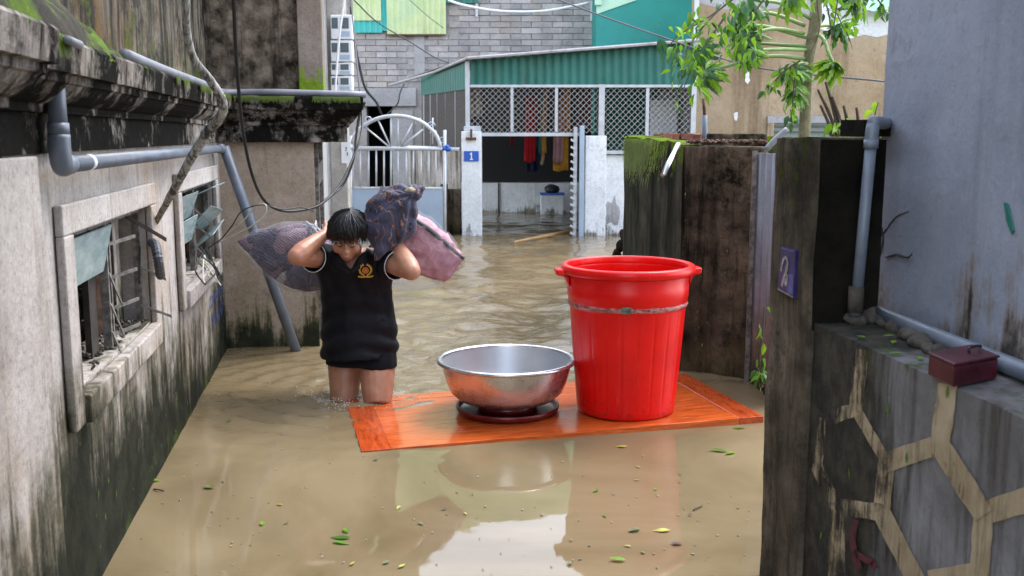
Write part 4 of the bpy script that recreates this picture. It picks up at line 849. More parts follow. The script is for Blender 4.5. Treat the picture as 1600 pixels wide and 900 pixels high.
# plaque
def Rq(px, py, o=.014): return onpl(px, py, R(0, o, 0), RN)
c4 = [Rq(1215, 452), Rq(1240, 466), Rq(1243, 391), Rq(1220, 385)]
pq = MB().prism(c4, -RN * .01).build('plaque', plain('violet_enamel', (.030, .026, .13), .35, var=.25, scale=30, bump=.1), pr)
def inq(u, v): return lerp(lerp(c4[0], c4[1], u), lerp(c4[3], c4[2], u), v) + RN * .0015
M['enamel_w'] = plain('chipped_white_enamel', (.42, .38, .38), .5, var=.3, scale=60)
M['enamel_v'] = plain('magenta_enamel', (.10, .022, .13), .4, var=.2, scale=40)
M['enamel_l'] = plain('light_violet_enamel', (.10, .095, .30), .4, var=.2, scale=40)
def strip(pts, w0, mt, nm):
    mb = MB(); n = len(pts)
    for i in range(n - 1):
        (u0, v0), (u1, v1) = pts[i], pts[i + 1]; d = math.hypot(u1 - u0, v1 - v0) or 1; nx, nv = -(v1 - v0) / d * w0, (u1 - u0) / d * w0 * .5
        mb.poly([inq(u0 - nx, v0 - nv), inq(u0 + nx, v0 + nv), inq(u1 + nx, v1 + nv), inq(u1 - nx, v1 - nv)])
    o = mb.build(nm, M[mt], pq, fixn=False); return o
MB().poly([inq(.08, .05) - RN * .0008, inq(.5, .05) - RN * .0008, inq(.45, .55) - RN * .0008, inq(.12, .5) - RN * .0008]).build('colour_field', M['enamel_v'], pq)
MB().poly([inq(.55, .05) - RN * .0008, inq(.95, .05) - RN * .0008, inq(.95, .5) - RN * .0008, inq(.6, .45) - RN * .0008]).build('colour_field', M['enamel_l'], pq)
strip([(.15, .45), (.2, .62), (.3, .76), (.45, .8), (.55, .7), (.55, .55), (.42, .42), (.35, .3), (.28, .12)], .06, 'enamel_w', 'worn_symbol')
strip([(.5, .62), (.48, .5), (.58, .36), (.55, .2), (.45, .2), (.45, .35)], .055, 'enamel_w', 'worn_symbol')
strip([(.02, .02), (.98, .02)], .03, 'enamel_w', 'chipped_rim'); strip([(.1, .97), (.95, .97)], .03, 'enamel_l', 'chipped_rim')
# block on top of the pillar
tag(gridbox(-.06, .10, -.40, -.245, 1.394, 1.445, .003).build('coping_block', M['pillar_shade'], None), 'dark flat block lying on top of the right pillar', 'block')
# low wall
lw = thing('low_wall', 'low grey wall painted with tan honeycomb bands at lower right', 'wall', R(-1.2, -.1, -.5))
gridbox(-3.2, -.306, -.5, -.014, -.5, .88, .002).build('face', M['low_wall'], lw)
def bandmat():
    n = NT('faded_tan_paint'); p = n.pos(); q = n.pos((1, 1, .12)); f = n.noise(p, 9, 6, .65); g = n.noise(q, 16, 5, .7)
    c = n.mix(n.ramp(f, [(.35, 0.), (.65, 1.)]), (.24, .175, .095), (.37, .295, .19))
    c = n.mix(n.ramp(n.noise(q, 30, 5, .7), [(.5, 0.), (.7, .8)]), c, (.08, .06, .04))
    wear = n.math('ADD', n.math('MULTIPLY', f, .4), n.math('MULTIPLY', g, .6))
    n.set(Base_Color=c, Roughness=.85, Alpha=n.ramp(n.math('SUBTRACT', wear, n.node('MapRange', Value=n.node('SeparateXYZ', out=1, _0=n.node('NewGeometry')), _1=2.0, _2=2.6, _3=-.01, _4=.17)), [(.34, 0.), (.44, 1.)])); n.bump(f, .3, .005); return n.m
M['band'] = bandmat()
def Rw(px, py): return onpl(px, py, R(0, -.0135, 0), RN)
nodes = dict(a=(1482, 603), b=(1470, 694), c=(1386, 722), d=(1378, 800), e=(1538, 802), f=(1640, 770), g=(1532, 892), h=(1455, 905), i=(1432, 905), j=(1308, 792), k=(1338, 640), l=(1290, 655), m=(1278, 730), n=(1308, 905), o=(1348, 548), q=(1520, 960))
for ed, wd in (('ab', 13), ('bc', 13), ('cd', 11), ('be', 14), ('ef', 16), ('eg', 13), ('gh', 12), ('di', 12), ('dj', 11), ('jm', 8), ('ml', 7), ('lk', 9), ('kc', 7), ('ko', 9), ('jn', 11), ('gq', 13)):
    p, q = nodes[ed[0]], nodes[ed[1]]; dx, dy = q[0] - p[0], q[1] - p[1]; ln = math.hypot(dx, dy); nx, ny = -dy / ln * wd, dx / ln * wd; ex, ey = dx / ln * wd * .25, dy / ln * wd * .25
    MB().grid(lambda u, v: Rw(lerp(p[0] - ex, q[0] + ex, u) + nx * (2 * v - 1) * (1.2 + .2 * nz((u * 4, p[0], 0))), lerp(p[1] - ey, q[1] + ey, u) + ny * (2 * v - 1) * (1.2 + .2 * nz((u * 4, p[1], v)))) + RN * (.0015 + .0004 * (hash(ed) % 7)), 10, 2).build('painted_band', M['band'], lw, fixn=False)
M['redpaint'] = plain('faded_red_paint', (.10, .012, .02), .8, var=.3, scale=30)
for pts in ([(1340, 812), (1334, 840), (1338, 868), (1346, 890)], [(1336, 862), (1352, 872), (1368, 880)], [(1366, 876), (1370, 888)]):
    mb = MB()
    for (x0, y0), (x1, y1) in zip(pts[:-1], pts[1:]):
        d = math.hypot(x1 - x0, y1 - y0); nx, ny = -(y1 - y0) / d * 5, (x1 - x0) / d * 5; mb.poly([Rw(x0 - nx, y0 - ny) + RN * .005, Rw(x0 + nx, y0 + ny) + RN * .005, Rw(x1 + nx, y1 + ny) + RN * .005, Rw(x1 - nx, y1 - ny) + RN * .005])
    mb.build('paint_scrawl', M['redpaint'], lw, fixn=False)
# blue-grey house
hr = thing('grey_house', 'tall blue grey rendered house wall rising above the low wall at right', 'building', (2, 1.5, -.5))
hx = 1.13
mb = MB(); mb.grid(lambda a, b: V((hx + .03 * a + .006 * nz((a * 22, b * 26, 3)), lerp(3.08, -2.0, a), lerp(.6, 5.2, b))), 50, 50); mb.build('side_wall', M['house_r'], hr, fixn=False)
MB().box((hx + .045, -2, -.5), (4.5, 3.075, 5.18)).build('core', M['greyc'], hr)
# cracks
M['crack'] = plain('dark_crack', (.03, .028, .025), .9, var=.2)  # one dark tone for the crack lines
def Hh(px, py): return onpl(px, py, V((hx - .001, 0, 0)), V((1, 0, 0)))
for pts in ([(1378, 368), (1390, 352), (1402, 338), (1420, 330)], [(1384, 402), (1400, 398), (1418, 402), (1426, 396)], [(1376, 345), (1380, 372), (1376, 400)]):
    pp = cr([Hh(*p) for p in pts], 4); MB().tube(pp, [.002, .0035, .003, .001], 5).jitter(.002, 40).build('crack', M['crack'], hr)
a = [Hh(*p) for p in ((1568, 316), (1573, 318), (1578, 340), (1583, 360), (1580, 366), (1572, 345))]; MB().prism(a, (.004, 0, 0)).build('green_scuff', M['teal'], hr); 
# pipes on the right
dr = thing('rain_pipe', 'dark grey vertical rain pipe with bend at the corner of the grey house', 'pipe', at(1337, 482, 2.72))
RY = 2.70
c0 = at(1337, 476, RY); c1 = at(1361, 225, RY)
MB().tube([c0 - V((0, 0, .03)), c1], .0155, 14).build('pipe', M['pvc'], dr, smooth=True)
MB().tube(cr([c1 - V((0, 0, .01)), c1 + V((.001, 0, .03)), c1 + V((.008, .012, .05)), c1 + V((.025, .04, .058)), c1 + V((.24, .50, .058))], 5), .018, 14).build('bend', M['pvc'], dr, smooth=True)
MB().tube([c1 + V((0, 0, -.012)), c1 + V((0, 0, .012))], .0195, 14).build('collar', M['pvc'], dr, smooth=True); MB().tube([c0 + V((0, 0, -.02)), c0 + V((0, 0, .05))], .021, 12).jitter(.003, 40).build('foot_joint', M['mud'], dr, smooth=True)
q0, q1 = onz(1362, 486, .905), onz(1600, 580, .905); qd = (q1 - q0).normalized()
pipe_thing('lying_pipe', 'grey pipe lying along the low wall against the grey house', 'pipe', [q0, lerp(q0, q1, .5), q1, q1 + qd * .8], .0205, 'pvc', 14)
mb = MB(); random.seed(19)
for (px, py, r) in ((1345, 492, .045), (1362, 497, .05), (1338, 500, .035), (1385, 503, .035), (1404, 512, .032), (1422, 524, .034), (1440, 535, .035), (1460, 545, .03), (1350, 484, .04)):
    c = onz(px, py, .89); mb.ball(c, (r, r * 1.1, r * .62))
o = mb.build('mud_clump', M['mud'], None); remesh(o, .008, 1)
for v in o.data.vertices:
    v.co += v.normal * (.010 * nz(v.co, 25) + .005 * nz(v.co, 70))
tag(o, 'lumpy mud piled round the pipe ends on the low wall', 'mud')
# dark red box
bxo = thing('metal_box', 'small dark red metal box with handle on the low wall', 'box', onz(1500, 590, .882))
bx0, bx1, bx2 = onz(1449, 586, .884), onz(1489, 606, .884), onz(1558, 592, .884)
e1, e2 = bx0 - bx1, bx2 - bx1
M['redbox'] = plain('dark_red_lacquer', (.085, .008, .018), .38, var=.3, scale=25)
h_ = .045
MB().hexa([bx1, bx2, bx2 + e1, bx0, *(p + V((0, 0, h_)) for p in (bx1, bx2, bx2 + e1, bx0))]).build('body', M['redbox'], bxo, bevel=.004)
u1, u2 = e1.normalized() * .003, e2.normalized() * .003
MB().hexa([p + V((0, 0, h_ + .001)) for p in (bx1 - u1 - u2, bx2 - u1 + u2, bx2 + e1 + u1 + u2, bx0 + u1 - u2)] + [p + V((0, 0, h_ + .007)) for p in (bx1 - u1 - u2, bx2 - u1 + u2, bx2 + e1 + u1 + u2, bx0 + u1 - u2)]).build('lid', M['redbox'], bxo, bevel=.003)
hc = bx1 + e1 * .45 + e2 * .72 + V((0, 0, h_ + .007)); MB().tube(cr([hc - u2 * 6, hc - u2 * 6 + V((0, 0, .012)), hc + u2 * 6 + V((0, 0, .012)), hc + u2 * 6], 4), .003, 6).build('handle', M['black'], bxo)
# ------------------------------------------------------------------ leaves
def leafmesh(name, ln, wd, bend=.25, fold=.15):
    mb = MB(); prof_ = [(0, .04), (.12, .5), (.32, .95), (.5, 1.0), (.7, .75), (.88, .32), (1, 0.02)]
    rs = []
    for t, k in prof_: rs.append([V((-wd / 2 * k, ln * t, fold * wd * k - bend * ln * t * t)), V((0, ln * t, -bend * ln * t * t)), V((wd / 2 * k, ln * t, fold * wd * k - bend * ln * t * t))])
    mb.rings(rs, cap=False, closed=False); me = bpy.data.meshes.new(name); me.from_pydata([tuple(v) for v in mb.v], [], mb.f); me.polygons.foreach_set('use_smooth', [True] * len(me.polygons)); return me
def palmate(name, R0, droop, lob=7, seed=0):
    random.seed(seed); mb = MB()
    for k in range(lob):
        a = lerp(-2.35, 2.35, k / (lob - 1)); ln = R0 * (1 - .32 * abs(a) / 2.35) * random.uniform(.9, 1.05); d = V((math.sin(a), math.cos(a), 0)); sd_ = V((d.y, -d.x, 0)); rs = []
        for t, w_ in ((0, .05), (.14, .055), (.28, .11), (.38, .09), (.48, .20), (.56, .12), (.66, .20), (.74, .10), (.84, .12), (.93, .04), (1, .004)):
            c = d * ln * t; dz = -droop * ln * t * t; ww = w_ * ln
            rs.append([c - sd_ * ww + V((0, 0, dz - ww * .45)), c + V((0, 0, dz)), c + sd_ * ww + V((0, 0, dz - ww * .45))])
        mb.rings(rs, cap=False, closed=False)
    me = bpy.data.meshes.new(name); me.from_pydata([tuple(v) for v in mb.v], [], mb.f); return me
PM = [palmate('papaya_leaf', .23, .8, 7, 1), palmate('papaya_leaf', .21, 1.2, 7, 2), palmate('papaya_leaf', .20, .6, 9, 3)]
for i, me in enumerate(PM): me.materials.append(M[('leaf_b', 'leaf_a', 'leaf_d')[i]])
PM2 = [me.copy() for me in PM]
for i, me in enumerate(PM2): me.materials[0] = M[('leaf_a', 'leaf_d', 'leaf_b')[i]]
# papaya tree
TYp = 8.6
pt = thing('papaya_tree', 'young papaya tree with long pale leaf stalks behind the yard wall', 'tree', V((at(1262, 210, TYp).x, TYp, -.5)))
tb, tt_ = at(1257, 214, TYp), at(1272, 40, TYp)
MB().tube(cr([V((tb.x - .01, TYp, -.5)), tb, at(1259, 150, TYp), at(1264, 90, TYp), at(1274, 30, TYp), at(1276, -40, TYp)], 5), [.055, .05, .045, .045, .052, .035], 12).jitter(.004, 12).build('trunk', M['trunk'], pt, smooth=True)
def petiole(pts, leafs, r=.017):
    pp = cr([at(*p) for p in pts], 6); o = MB().tube(pp, [r, r * .9, r * .65], 8).build('petiole', M['petiole'], pt, smooth=True)
    e = pp[-1]; d = (pp[-1] - pp[-3]).normalized()
    for (k, s, tilt, roll, yaw) in list(leafs) + [((leafs[0][0] + 2) % 6, leafs[0][1] * .85, leafs[0][2] - random.uniform(.2, .7), random.uniform(-.6, .6), random.uniform(-1.2, 1.2)), ((leafs[0][0] + 1) % 6, leafs[0][1] * .75, leafs[0][2] + random.uniform(-.3, .4), random.uniform(-.8, .8), random.uniform(-1.5, 1.5)), ((leafs[0][0] + 4) % 6, leafs[0][1] * .8, leafs[0][2] + random.uniform(-.9, .2), random.uniform(-1, 1), random.uniform(-2, 2))]:
        me = (PM + PM2)[k]; lf = bpy.data.objects.new('leaf', me); col.objects.link(lf); lf.parent = o
        q = d.to_track_quat('Y', 'Z').to_matrix().to_4x4()
        lf.matrix_basis = world_m(o).inverted() @ (Matrix.Translation(e) @ q @ Euler((tilt, roll, yaw)).to_matrix().to_4x4() @ Matrix.Scale(s, 4))
random.seed(23)
T = TYp
petiole([(1262, 92, T), (1200, 88, T - .1), (1130, 105, T - .2), (1100, 112, T - .25)], [(1, 1., -.5, .2, .3), (4, .9, -.9, .1, -.6)])
petiole([(1256, 52, T), (1210, 45, T - .15), (1165, 55, T - .3)], [(0, 1., -.4, .3, .2), (2, 1, -.7, 0, -.5)])
petiole([(1260, 72, T), (1220, 70, T + .1), (1168, 66, T + .2)], [(5, 1.05, -.5, -.2, .2)])
petiole([(1262, 78, T), (1225, 77, T - .2), (1170, 78, T - .4)], [(3, .9, -.6, .2, -.2)])
petiole([(1258, 40, T), (1200, 20, T), (1150, 30, T)], [(0, 1.1, -.2, 0, 0), (2, .9, -.8, .3, .4)])
petiole([(1268, 30, T), (1220, 5, T - .2), (1165, 0, T - .3)], [(4, 1.1, -.2, .2, .1)])
petiole([(1272, 52, T), (1286, 60, T - .1), (1296, 85, T - .2), (1302, 98, T - .2)], [(1, .95, .3, .2, .2), (5, .75, .1, -.6, .9)])
petiole([(1268, 45, T), (1285, 40, T + .1), (1310, 40, T + .2)], [(4, .9, -.3, 0, 0)])
petiole([(1262, 100, T), (1250, 100, T - .25), (1238, 108, T - .4)], [(0, .8, -.3, .3, .4), (3, .75, -.1, -.5, -.3)])
petiole([(1264, 118, T), (1255, 125, T - .2), (1243, 142, T - .35)], [(5, .75, .2, .2, .2), (0, .7, .1, -.4, .8)])
petiole([(1274, 10, T), (1300, -10, T - .1), (1340, -5, T - .2)], [(0, 1.0, -.3, 0, 0)])
petiole([(1272, 5, T), (1255, -20, T - .3), (1235, -10, T - .5)], [(1, .9, -.2, 0, 0)])
petiole([(1266, 60, T), (1180, 40, T + .3), (1110, 60, T + .3), (1085, 80, T + .3)], [(2, 1.15, -.3, 0, 0), (3, 1, -.7, .3, -.7)])
# leafy twigs overhanging at the top and beside the trunk
LM = [leafmesh('ovate_leaf', .12, .06, .4, .3), leafmesh('ovate_leaf', .10, .05, .7, .15), leafmesh('ovate_leaf', .15, .062, .5, .35)]
LV = []
for me in LM:
    for k in ('leaf_a', 'leaf_b', 'leaf_d'): m2 = me.copy(); m2.materials.append(M[k]); LV.append(m2)
def leafy(name, label, twigs, n, sc0, seed, droop=.8, jitter=.05, mix=(0, 9)):
    random.seed(seed); t = thing(name, label, 'branch', at(*twigs[0][0]))
    for tw_ in twigs:
        pp = cr([at(*p) for p in tw_], 8); MB().tube(pp, [.009, .006, .003], 6).build('twig', M['twig'], t)
        for k in range(n):
            i = random.randrange(int(len(pp) * .15), len(pp)); d = V((random.uniform(-1, 1), random.uniform(-.8, .8), random.uniform(-1, .35) - droop * .4)).normalized()
            lf = bpy.data.objects.new('leaf', LV[random.randrange(*mix)]); col.objects.link(lf); lf.parent = t
            Mx = Matrix.Translation(pp[i] + V((random.uniform(-1, 1), random.uniform(-1, 1), random.uniform(-1, 1))) * jitter) @ d.to_track_quat('Y', 'Z').to_matrix().to_4x4() @ Euler((0, random.uniform(-1, 1), 0)).to_matrix().to_4x4() @ Matrix.Scale(sc0 * random.uniform(.7, 1.2), 4)
            lf.matrix_basis = world_m(t).inverted() @ Mx
    return t
leafy('leafy_branch', 'leafy branch with small oval leaves hanging across the top left of the papaya', [[(1190, -30, 7.6), (1130, 10, 7.5), (1085, 60, 7.4), (1062, 110, 7.3)], [(1170, -20, 7.8), (1110, 25, 7.7), (1060, 55, 7.6), (1045, 75, 7.6)], [(1200, -10, 7.9), (1165, 40, 7.8), (1150, 80, 7.8)], [(1130, 30, 7.6), (1090, 90, 7.5), (1065, 145, 7.5)]], 46, .66, 41, jitter=.12)
leafy('leafy_branch', 'leafy twigs with bright oval leaves hanging at the top right', [[(1300, -40, 7.9), (1305, 10, 7.8), (1318, 45, 7.8)], [(1330, -40, 8), (1340, 5, 7.9), (1335, 35, 7.9)], [(1260, -30, 7.6), (1290, 5, 7.6), (1300, 60, 7.6)], [(1350, -30, 8), (1372, 0, 8), (1385, 20, 8)]], 28, .62, 43)
leafy('leafy_branch', 'small leafy sprig hanging in front of the papaya trunk', [[(1250, 95, 7.9), (1225, 112, 7.9), (1200, 138, 7.9)], [(1246, 100, 8), (1240, 140, 8), (1238, 185, 8)]], 26, .6, 47)
for k, pts in enumerate(([(1310, -10, 7.5), (1303, 40, 7.5), (1298, 72, 7.5)], [(1276, 0, 7.4), (1279, 50, 7.4), (1262, 90, 7.4)])):
    tag(MB().tube(cr([at(*p) for p in pts], 8), [.006, .004, .002], 5).jitter(.01, 6).build('bare_twig', M['twig'], None), ('bare dark twig hanging right of the papaya top', 'bare twig crossing the papaya stem')[k], 'twig')
# dead canes behind the pillar
dc = thing('dead_canes', 'dead brown canes leaning behind the pillar top at right', 'canes', at(1305, 214, 7.5)); random.seed(51)
for (x0, y0, x1, y1) in ((1310, 216, 1278, 140), (1312, 216, 1290, 128), (1318, 214, 1300, 150), (1302, 216, 1282, 165), (1325, 212, 1318, 165), (1340, 212, 1338, 168)): MB().tube(cr([at(x0, y0, 7.5), at((x0 + x1) / 2 + 2, (y0 + y1) / 2, 7.45), at(x1, y1, 7.4)], 5), [.016, .013, .009], 6).jitter(.004, 10).build('cane', M['twig'], dc)
leafy('yellow_sprig', 'small yellow green sprig rising beside the dead canes', [[(1320, 216, 7.3), (1314, 195, 7.3), (1310, 184, 7.3)], [(1375, 215, 7.5), (1366, 190, 7.5), (1372, 160, 7.5)]], 9, .8, 53, mix=(0, 1))
# creeper between pillar and corrugated gate
leafy('creeper', 'green creeper climbing beside the grey corrugated gate', [[(1190, 605, 4.9), (1187, 560, 4.9), (1192, 520, 4.9), (1194, 480, 4.9)], [(1192, 600, 4.9), (1184, 575, 4.85)]], 16, .42, 57, mix=(3, 9), jitter=.02)
# ------------------------------------------------------------------ floating door and what stands on it
dNL, dNR, dFL = onz(565, 707), onz(1193, 660), onz(527, 625)
E1 = (dNR - dNL); DL = E1.length; E1.normalize(); E2 = V((-E1.y, E1.x, 0)); DW = .94
dc_ = dNL + E1 * DL / 2 + E2 * DW / 2
ang = math.atan2(E1.y, E1.x)
door = thing('floating_door', 'varnished orange wooden door floating flat on the water as a raft', 'door', (dc_.x, dc_.y, -.002), (math.radians(-.45), math.radians(-.75), ang))
def doormat(nm, a, b, along):
    n = NT(nm); o = n.obj((1.2, 9, 9) if along else (9, 1.2, 9)); g = n.noise(o, 3.2, 6, .6, 1.6); f = n.noise(o, 14, 5, .65, .5); pch = n.noise(n.obj(), 2.5, 5, .6)
    c = n.mix(n.ramp(n.math('ADD', n.math('MULTIPLY', g, .65), n.math('MULTIPLY', f, .35)), [(.36, 0.), (.62, 1.)]), a, b)
    c = n.mix(n.ramp(pch, [(.55, 0.), (.72, .55)]), c, tuple(x * .5 for x in a))
    n.set(Base_Color=c, Roughness=n.ramp(pch, [(.4, .10), (.65, .24)]), Specular_IOR_Level=.5, Coat_Weight=.35, Coat_Roughness=.04)
    n.bump(n.math('ADD', n.math('MULTIPLY', f, .12), n.noise(n.obj(), 6, 3)), .10, .02); return n.m
DM1 = doormat('varnished_plank', (.36, .052, .010), (.66, .135, .026), True); DM2 = doormat('varnished_rail', (.30, .036, .008), (.56, .095, .02), False)
hl, hw_, tk = DL / 2, DW / 2, .018
def dbox(nm, x0, x1, y0, y1, m, dz=0.): MB().box((x0, y0, -tk), (x1, y1, tk + dz)).build(nm, m, door, bevel=.0015, local=True)
dbox('rail', -hl, -hl + .13, -hw_, hw_, DM2); dbox('rail', hl - .13, hl, -hw_, hw_, DM2)
dbox('stile', -hl + .131, hl - .131, -hw_, -hw_ + .11, DM1, .0005); dbox('stile', -hl + .131, hl - .131, hw_ - .11, hw_, DM1, .0005)
ys = np.linspace(-hw_ + .111, hw_ - .111, 6)
for a, b in zip(ys[:-1], ys[1:]): dbox('board', -hl + .131, hl - .131, a + .0006, b - .0006, DM1, -.0015)
def on_door(p): return door.location.z + tk + .001 + (V((p.x, p.y, 0)) - V((dc_.x, dc_.y, 0))).dot(E1) * math.tan(math.radians(.75)) - (V((p.x, p.y, 0)) - V((dc_.x, dc_.y, 0))).dot(E2) * math.tan(math.radians(.45))
# water washing over the near-left end of the door
# tray / lid under the basin
tc = onz(793, 631, .05); tc.z = on_door(tc)
def lacq(nm, c, r=.25): n = NT(nm); n.set(Base_Color=n.mix(n.noise(n.obj(), 14, 5), tuple(x * .5 for x in c), c), Roughness=r); return n.m
tray = thing('round_lid', 'dark red plastic lid lying rim up under the aluminium basin', 'lid', tc)
LM1 = lacq('dark_red_plastic', (.15, .008, .010), .3)
MB().lathe((0, 0, 0), [(.0, .002), (.20, .002), (.245, .006), (.258, .016), (.262, .03), (.26, .038), (.25, .036), (.245, .022), (.235, .015), (.12, .014), (.0, .014)], 64).build('dish', LM1, tray, smooth=True, local=True)
MB().lathe((0, 0, 0), [(.0, .0145), (.15, .0145), (.155, .05), (.14, .053), (.0, .05)], 48).build('raised_centre', LM1, tray, smooth=True, local=True)
# aluminium basin
bz = tc.z + .056
def alu():
    n = NT('dented_aluminium'); p = n.obj(); f = n.noise(p, 9, 5, .6); g = n.noise(p, 60, 4, .6); sp = n.noise(p, 34, 6, .75)
    zz = n.node('SeparateXYZ', out=2, _0=p)
    c = n.mix(n.ramp(f, [(.35, 0.), (.65, 1.)]), (.52, .52, .54), (.66, .66, .68)); c = n.mix(n.ramp(n.math('ADD', sp, n.node('MapRange', Value=zz, _1=.06, _2=.17, _3=-.1, _4=.0)), [(.60, 0.), (.68, .75)]), c, (.16, .13, .10))
    n.set(Base_Color=c, Metallic=.9, Roughness=n.ramp(f, [(.35, .22), (.65, .34)])); n.bump(n.math('ADD', f, n.math('MULTIPLY', g, .1)), .12, .012); return n.m
ALU = alu()
bs = thing('basin', 'large round aluminium basin with rolled rim standing on the dark red lid', 'basin', (tc.x - .005, tc.y - .005, bz))
bout = [(.0, .0), (.16, .0), (.205, .005), (.248, .022), (.282, .055), (.304, .105), (.318, .16), (.326, .207)]
MB().lathe((0, 0, 0), bout, 96, cap=False).build('bowl', ALU, bs, smooth=True, local=True)
n = NT('brushed_aluminium_inside'); f = n.noise(n.obj(), 6, 4); n.set(Base_Color=n.mix(f, (.42, .44, .47), (.58, .60, .63)), Metallic=.7, Roughness=.42)
MB().lathe((0, 0, 0), [(.322, .208)] + [(max(0, r - .005), z + .003) for r, z in reversed(bout[1:-1])] + [(.0, .004)], 96, cap=False).build('inner_surface', n.m, bs, smooth=True, local=True)
MB().lathe((0, 0, 0), [(r + .010, z - .011) for r, z in ((.314, .212), (.325, .210), (.336, .213), (.341, .220), (.338, .228), (.328, .231), (.316, .229), (.311, .221), (.314, .212))], 96, cap=False).build('rim', ALU, bs, smooth=True, local=True)
# red bin
def redplastic():
    n = NT('red_polythene'); p = n.obj(); f = n.noise(p, 5, 5, .6); sp = n.noise(p, 50, 5, .8); sc1 = n.noise(n.obj((1, 1, .06)), 60, 4, .7)
    c = n.mix(n.ramp(f, [(.35, 0.), (.65, 1.)]), (.62, .003, .003), (.74, .007, .005)); zz = n.node('SeparateXYZ', out=2, _0=p)
    c = n.mix(n.ramp(n.math('ADD', sp, n.node('MapRange', Value=zz, _1=.02, _2=.28, _3=.06, _4=-.12)), [(.56, 0.), (.70, .75)]), c, (.14, .02, .012)); c = n.mix(n.ramp(sc1, [(.60, 0.), (.72, .35)]), c, (.75, .10, .08))
    n.set(Base_Color=c, Roughness=n.math('MULTIPLY_ADD', sc1, .16, .24), Specular_IOR_Level=.3); n.bump(n.math('ADD', f, n.math('MULTIPLY', sc1, .25)), .12, .01); return n.m
RED = redplastic()
bc = onz(981, 654, .04); bc = V((bc.x + .015, bc.y + .235, 0)); bc.z = on_door(bc)
bn = thing('plastic_bin', 'tall bright red plastic bin with two rim handles standing on the floating door', 'bin', bc, (0, 0, .08))
BHt = .745
def groove(t, r, z): k = (t * 22) % 1; return -.0045 * math.exp(-((k - .5) / .06) ** 2) if .05 < z < .53 else 0
body = [(.0, .0), (.225, .0), (.24, .006), (.246, .02), (.249, .05), (.262, .20), (.275, .36), (.288, .53), (.2885, .535), (.2935, .545), (.297, .585), (.300, .592), (.302, .645), (.299, .652), (.303, .70), (.303, .708)]
MB().lathe((0, 0, 0), body + [(r - .006, z) for r, z in reversed(body[2:])] + [(.0, .012)], 264, groove).build('body', RED, bn, smooth=True, local=True)
MB().lathe((0, 0, 0), [(.298, .704), (.322, .700), (.330, .706), (.333, .722), (.330, .738), (.320, .745), (.304, .744), (.297, .736), (.296, .71), (.298, .704)], 128, cap=False).build('rim', RED, bn, smooth=True, local=True)
for s_ in (-1, 1):
    MB().hexa([(s_ * .318, -.055, .688), (s_ * .362, -.045, .692), (s_ * .362, .045, .692), (s_ * .318, .055, .688), (s_ * .318, -.055, .722), (s_ * .366, -.045, .724), (s_ * .366, .045, .724), (s_ * .318, .055, .722)]).build('handle', RED, bn, bevel=.008, local=True)
    MB().hexa([(s_ * .302, -.05, .640), (s_ * .318, -.05, .684), (s_ * .318, .05, .684), (s_ * .302, .05, .640), (s_ * .302, -.05, .687), (s_ * .345, -.04, .691), (s_ * .345, .04, .691), (s_ * .302, .05, .687)]).build('handle_bracket', RED, bn, local=True)
def tapemat():
    n = NT('torn_label_tape'); p = n.obj(); f = n.noise(n.obj((14, 14, 30)), 2.2, 6, .7)
    c = n.mix(n.ramp(f, [(.42, 0.), (.58, 1.)]), (.22, .03, .03), (.45, .20, .18)); c = n.mix(n.ramp(n.noise(p, 24, 6, .75), [(.56, 0.), (.64, .9)]), c, (.12, .10, .08))
    n.set(Base_Color=c, Roughness=.4, Alpha=n.ramp(n.noise(n.obj((8, 8, 26)), 3, 6, .7), [(.36, 0.), (.42, 1.)])); return n.m
mb = MB(); seg = 120
mb.rings([[V(((.2935 + .006 * (k == 1) + .0025 * nz((t * 40, k, 1))) * math.cos(2 * math.pi * t), (.2935 + .006 * (k == 1) + .0025 * nz((t * 40, k, 1))) * math.sin(2 * math.pi * t), (.542, .555, .568)[k] + .004 * nz((t * 22, k, 2)))) for t in [j / seg for j in range(seg)]] for k in range(3)], cap=False)
mb.build('torn_tape', tapemat(), bn, smooth=True, local=True)
a = math.radians(-102); MB().obox((.3005 * math.cos(a), .3005 * math.sin(a), .558), (-.024 * math.sin(a), .024 * math.cos(a), 0), (0, 0, .016), (.002 * math.cos(a), .002 * math.sin(a), 0)).build('label_scrap', plain('grey_green_scrap', (.16, .20, .15), .6, var=.4, scale=60), bn, local=True)
# ------------------------------------------------------------------ floating leaves and debris
def flat(name, ln, wd, mt, bend=.04):
    me = leafmesh(name, ln, wd, bend, .08); me.materials.append(M[mt]); return me
FL = [flat('leaf', .05, .022, 'leaf_a'), flat('leaf', .045, .018, 'yleaf'), flat('leaf', .04, .022, 'oleaf'), flat('leaf', .035, .02, 'bleaf'), flat('leaf', .055, .02, 'leaf_b')]
FLn = ['bright green leaf', 'yellow leaf', 'olive green leaf', 'brown leaf', 'dark green leaf']
used_labels = set()
def place_label(k, x, y):
    a = 'beside the left wall' if x < 420 else 'left of the sky reflection' if x < 650 else 'below the basin' if x < 890 else 'in the red bin reflection' if x < 1060 else 'near the right pillar'
    b = 'close to the door' if y < 740 else 'midway down the water' if y < 810 else 'near the bottom edge'
    for form in ('small %s floating %s, %s', 'another small %s floating %s, %s', 'tiny stray %s floating %s, %s'):
        lb_ = form % (FLn[k], a, b)
        if lb_ not in used_labels: break
    used_labels.add(lb_); return lb_
def fleaf(px, py, k, s=1., ang_=None, label=None):
    p = onz(px, py, .006); o = bpy.data.objects.new('floating_leaf', FL[k]); col.objects.link(o); o.location = p; o.rotation_euler = (random.uniform(-.12, .12), random.uniform(-.15, .15), ang_ if ang_ is not None else random.uniform(0, 6.28)); o.scale = (s,) * 3
    return tag(o, label or place_label(k, px, py), 'leaf', 'leaves floating on the floodwater')
random.seed(61)
